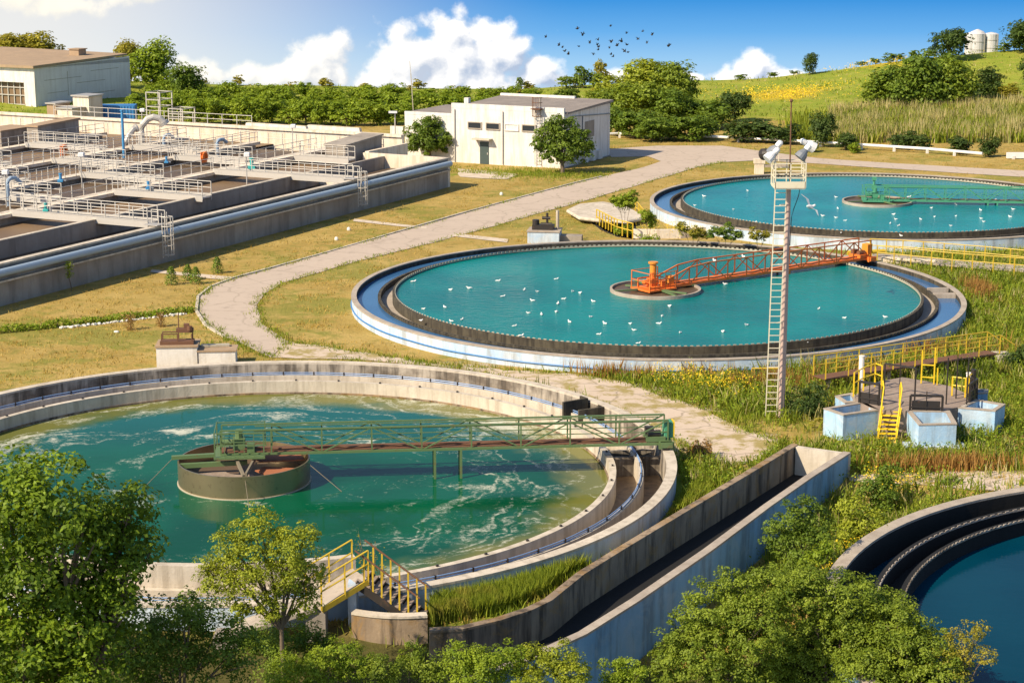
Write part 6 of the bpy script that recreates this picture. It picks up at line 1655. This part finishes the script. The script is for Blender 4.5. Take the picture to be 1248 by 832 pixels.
p_, h_ = scatter(34000, lawn, .16, clump=4, cl_r=.22)
stuff(blades('dry_grass', p_, h_, .05, MATS['grass_dry'], .8))
LZ = [(c, rx, ry, a) for c, rx, ry, a in LUSH if a > .45]
WZ = np.array([rx*ry*a for c, rx, ry, a in LZ]); WZ = WZ/WZ.sum(); WC = np.cumsum(WZ)
verge = [G(*p) for p in roadL[:15]]+[None]+[G(*p) for p in roadR[5:]]+[None]+[G(*p) for p in low]
def vergef():
    while True:
        i = random.randrange(len(verge)-1)
        if verge[i] and verge[i+1]:
            q = verge[i].lerp(verge[i+1], random.random()); return q.x+random.gauss(0, .22), q.y+random.gauss(0, .22), 1
p_, h_ = scatter(9000, vergef, .22, clump=5, cl_r=.16, roads=False)
stuff(blades('verge_grass', p_, h_, .045, MATS['grass_green'], .8))
def lushf():
    i = int(np.searchsorted(WC, random.random())); c, rx, ry, a = LZ[min(i, len(LZ)-1)]
    return c.x+random.gauss(0, rx*.62), c.y+random.gauss(0, ry*.62), a
p_, h_ = scatter(46000, lushf, .42, clump=5, cl_r=.3)
stuff(blades('green_grass', p_, h_, .05, MATS['grass_green'], .6))
strip_poly = [P(x, y, .3).xy for x, y in ((525, 760), (600, 750), (663, 726), (703, 694), (760, 660), (832, 615), (870, 595), (860, 575), (820, 605), (740, 650), (660, 690), (590, 705), (530, 715))]
def stripf():
    while True:
        x, y = random.uniform(-4, 9), random.uniform(63, 84)
        if inpoly((x, y), strip_poly): return x, y, .7+.6*(y < 72)
p_, h_ = scatter(15000, stripf, .5, roads=False)
stuff(blades('green_grass', p_, h_, .035, MATS['grass_green'], .5))
# rough weeds round the chamber, mast and right slope
WEED = [(P(880, 475), 7, 3, 1), (P(930, 490), 4, 4, 1), (P(995, 455), 3, 2, 1.4), (P(1010, 430), 4, 1.5, 1.2), (P(1100, 650), 5, 6, 1.1), (P(1060, 620), 3, 4, 1.2), (P(1190, 520), 5, 5, .9), (P(1180, 385), 5, 8, .9), (P(1060, 555), 6, 2, .8), (P(1160, 560), 6, 2, .8), (P(1185, 330), 6, 7, .9), (P(1200, 450), 5, 5, 1), (P(1020, 680), 3, 5, 1.1), (P(760, 460), 4, 1, .6), (P(850, 575), 2, 3, .8)]
WW = np.cumsum(np.array([a[1]*a[2] for a in WEED])/sum(a[1]*a[2] for a in WEED))
def weedf():
    c, rx, ry, a = WEED[min(len(WEED)-1, int(np.searchsorted(WW, random.random())))]
    return c.x+random.gauss(0, rx*.6), c.y+random.gauss(0, ry*.6), a
p_, h_ = scatter(16000, weedf, .75, clump=7, cl_r=.22)
stuff(blades('weeds', p_, h_, .06, MATS['grass_green'], .7))
p_, h_ = scatter(30000, weedf, .7, clump=14, cl_r=.28)
C = p_+np.stack([0*h_, 0*h_, h_*RNG.uniform(.1, 1, len(h_))], 1)
stuff(leaves('ground_cover', C, unit(RNG.normal(size=C.shape)*.6+np.array([0, 0, 1])), .15, MATS['leaf_bright']))
p_, h_ = scatter(14000, weedf, .6, clump=20, cl_r=.35)
C = p_+np.stack([0*h_, 0*h_, h_*RNG.uniform(.1, 1, len(h_))], 1)
stuff(leaves('ground_cover', C, unit(RNG.normal(size=C.shape)*.6+np.array([0, 0, 1])), .17, MATS['leaf_mid']))
p_, h_ = scatter(3000, weedf, .8, clump=8, cl_r=.16)
stuff(blades('dry_weeds', p_, h_, .05, MATS['reed'], .5))
RW = [(P(1003, 452), 2.6, 1.4), (P(1030, 428), 2.0, 1.0), (P(930, 470), 2.5, 1.5), (P(1192, 358), .8, 2.0), (P(780, 458), 3.5, .8), (P(1150, 572), 3, .4), (P(1120, 430), 5, 1.5)]
def rustf():
    c, rx, ry = random.choice(RW); return c.x+random.gauss(0, rx*.6), c.y+random.gauss(0, ry*.6), 1
p_, h_ = scatter(3800, rustf, .85, clump=6, cl_r=.15)
stuff(blades('rusty_weeds', p_, h_, .045, MATS['rust_weed'], .4))
def reedf():
    Y = 214+random.random()*27; px = random.uniform(1012, 1275); p = PY(px, 150, Y)
    return p.x, Y, .75+.5*mnoise.noise(Vector((p.x*.25, Y*.2, 0)))+.15
p_, h_ = scatter(13000, reedf, 1.75, clump=4, cl_r=.35)
stuff(blades('reeds', p_, h_, .10, MATS['reed'], .25))
def reedg():
    Y = 214+random.random()*22; px = random.choice([random.uniform(1012, 1275), random.uniform(960, 1275)]); p = PY(px, 150, Y); return p.x, Y, 1
p_, h_ = scatter(11000, reedg, 1.5, clump=5, cl_r=.4)
stuff(blades('reed_undergrowth', p_, h_, .16, MATS['grass_green'], .4))
def hillf():
    Y = 232+random.random()*54; hw = Y*.285; x = random.uniform(-hw, hw)
    return x, Y, .6+.9*max(0, mnoise.noise(Vector((x*.15, Y*.15, 8))))
p_, h_ = scatter(9000, hillf, .4, clump=5, cl_r=.6)
stuff(blades('hill_grass', p_, h_, .13, MATS['grass_green'], .5))
p_, h_ = scatter(2500, hillf, .5, clump=5, cl_r=.5)
stuff(blades('hill_dry_grass', p_, h_, .12, MATS['reed'], .5))
def flowf():
    c, rx, ry, a = random.choice(FLOW[:2]+FLOW[:1]); return c.x+random.gauss(0, rx*.7), c.y+random.gauss(0, ry*.6), 1
p_, h_ = scatter(2200, flowf, .6, clump=6, cl_r=.6)
C = p_+np.stack([0*h_, 0*h_, h_], 1); stuff(leaves('yellow_flowers', C, unit(RNG.normal(size=C.shape)*.5+np.array([0, -.5, 1])), .2, MATS['petal']))
def flow2():
    c, r = random.choice(((P(850, 470), 2.2), (P(885, 480), 1.6), (P(820, 462), 1.5), (P(1050, 655), 1.4), (P(800, 283), 2.0), (P(835, 288), 2.0), (P(1080, 590), .8), (P(1022, 700), 1.2)))
    return c.x+random.gauss(0, r*.6), c.y+random.gauss(0, r*.6), 1
p_, h_ = scatter(2600, flow2, .75, clump=6, cl_r=.2)
C = p_+np.stack([0*h_, 0*h_, h_], 1); stuff(leaves('yellow_flowers', C, unit(RNG.normal(size=C.shape)*.5+np.array([0, -.5, 1])), .09, MATS['petal']))
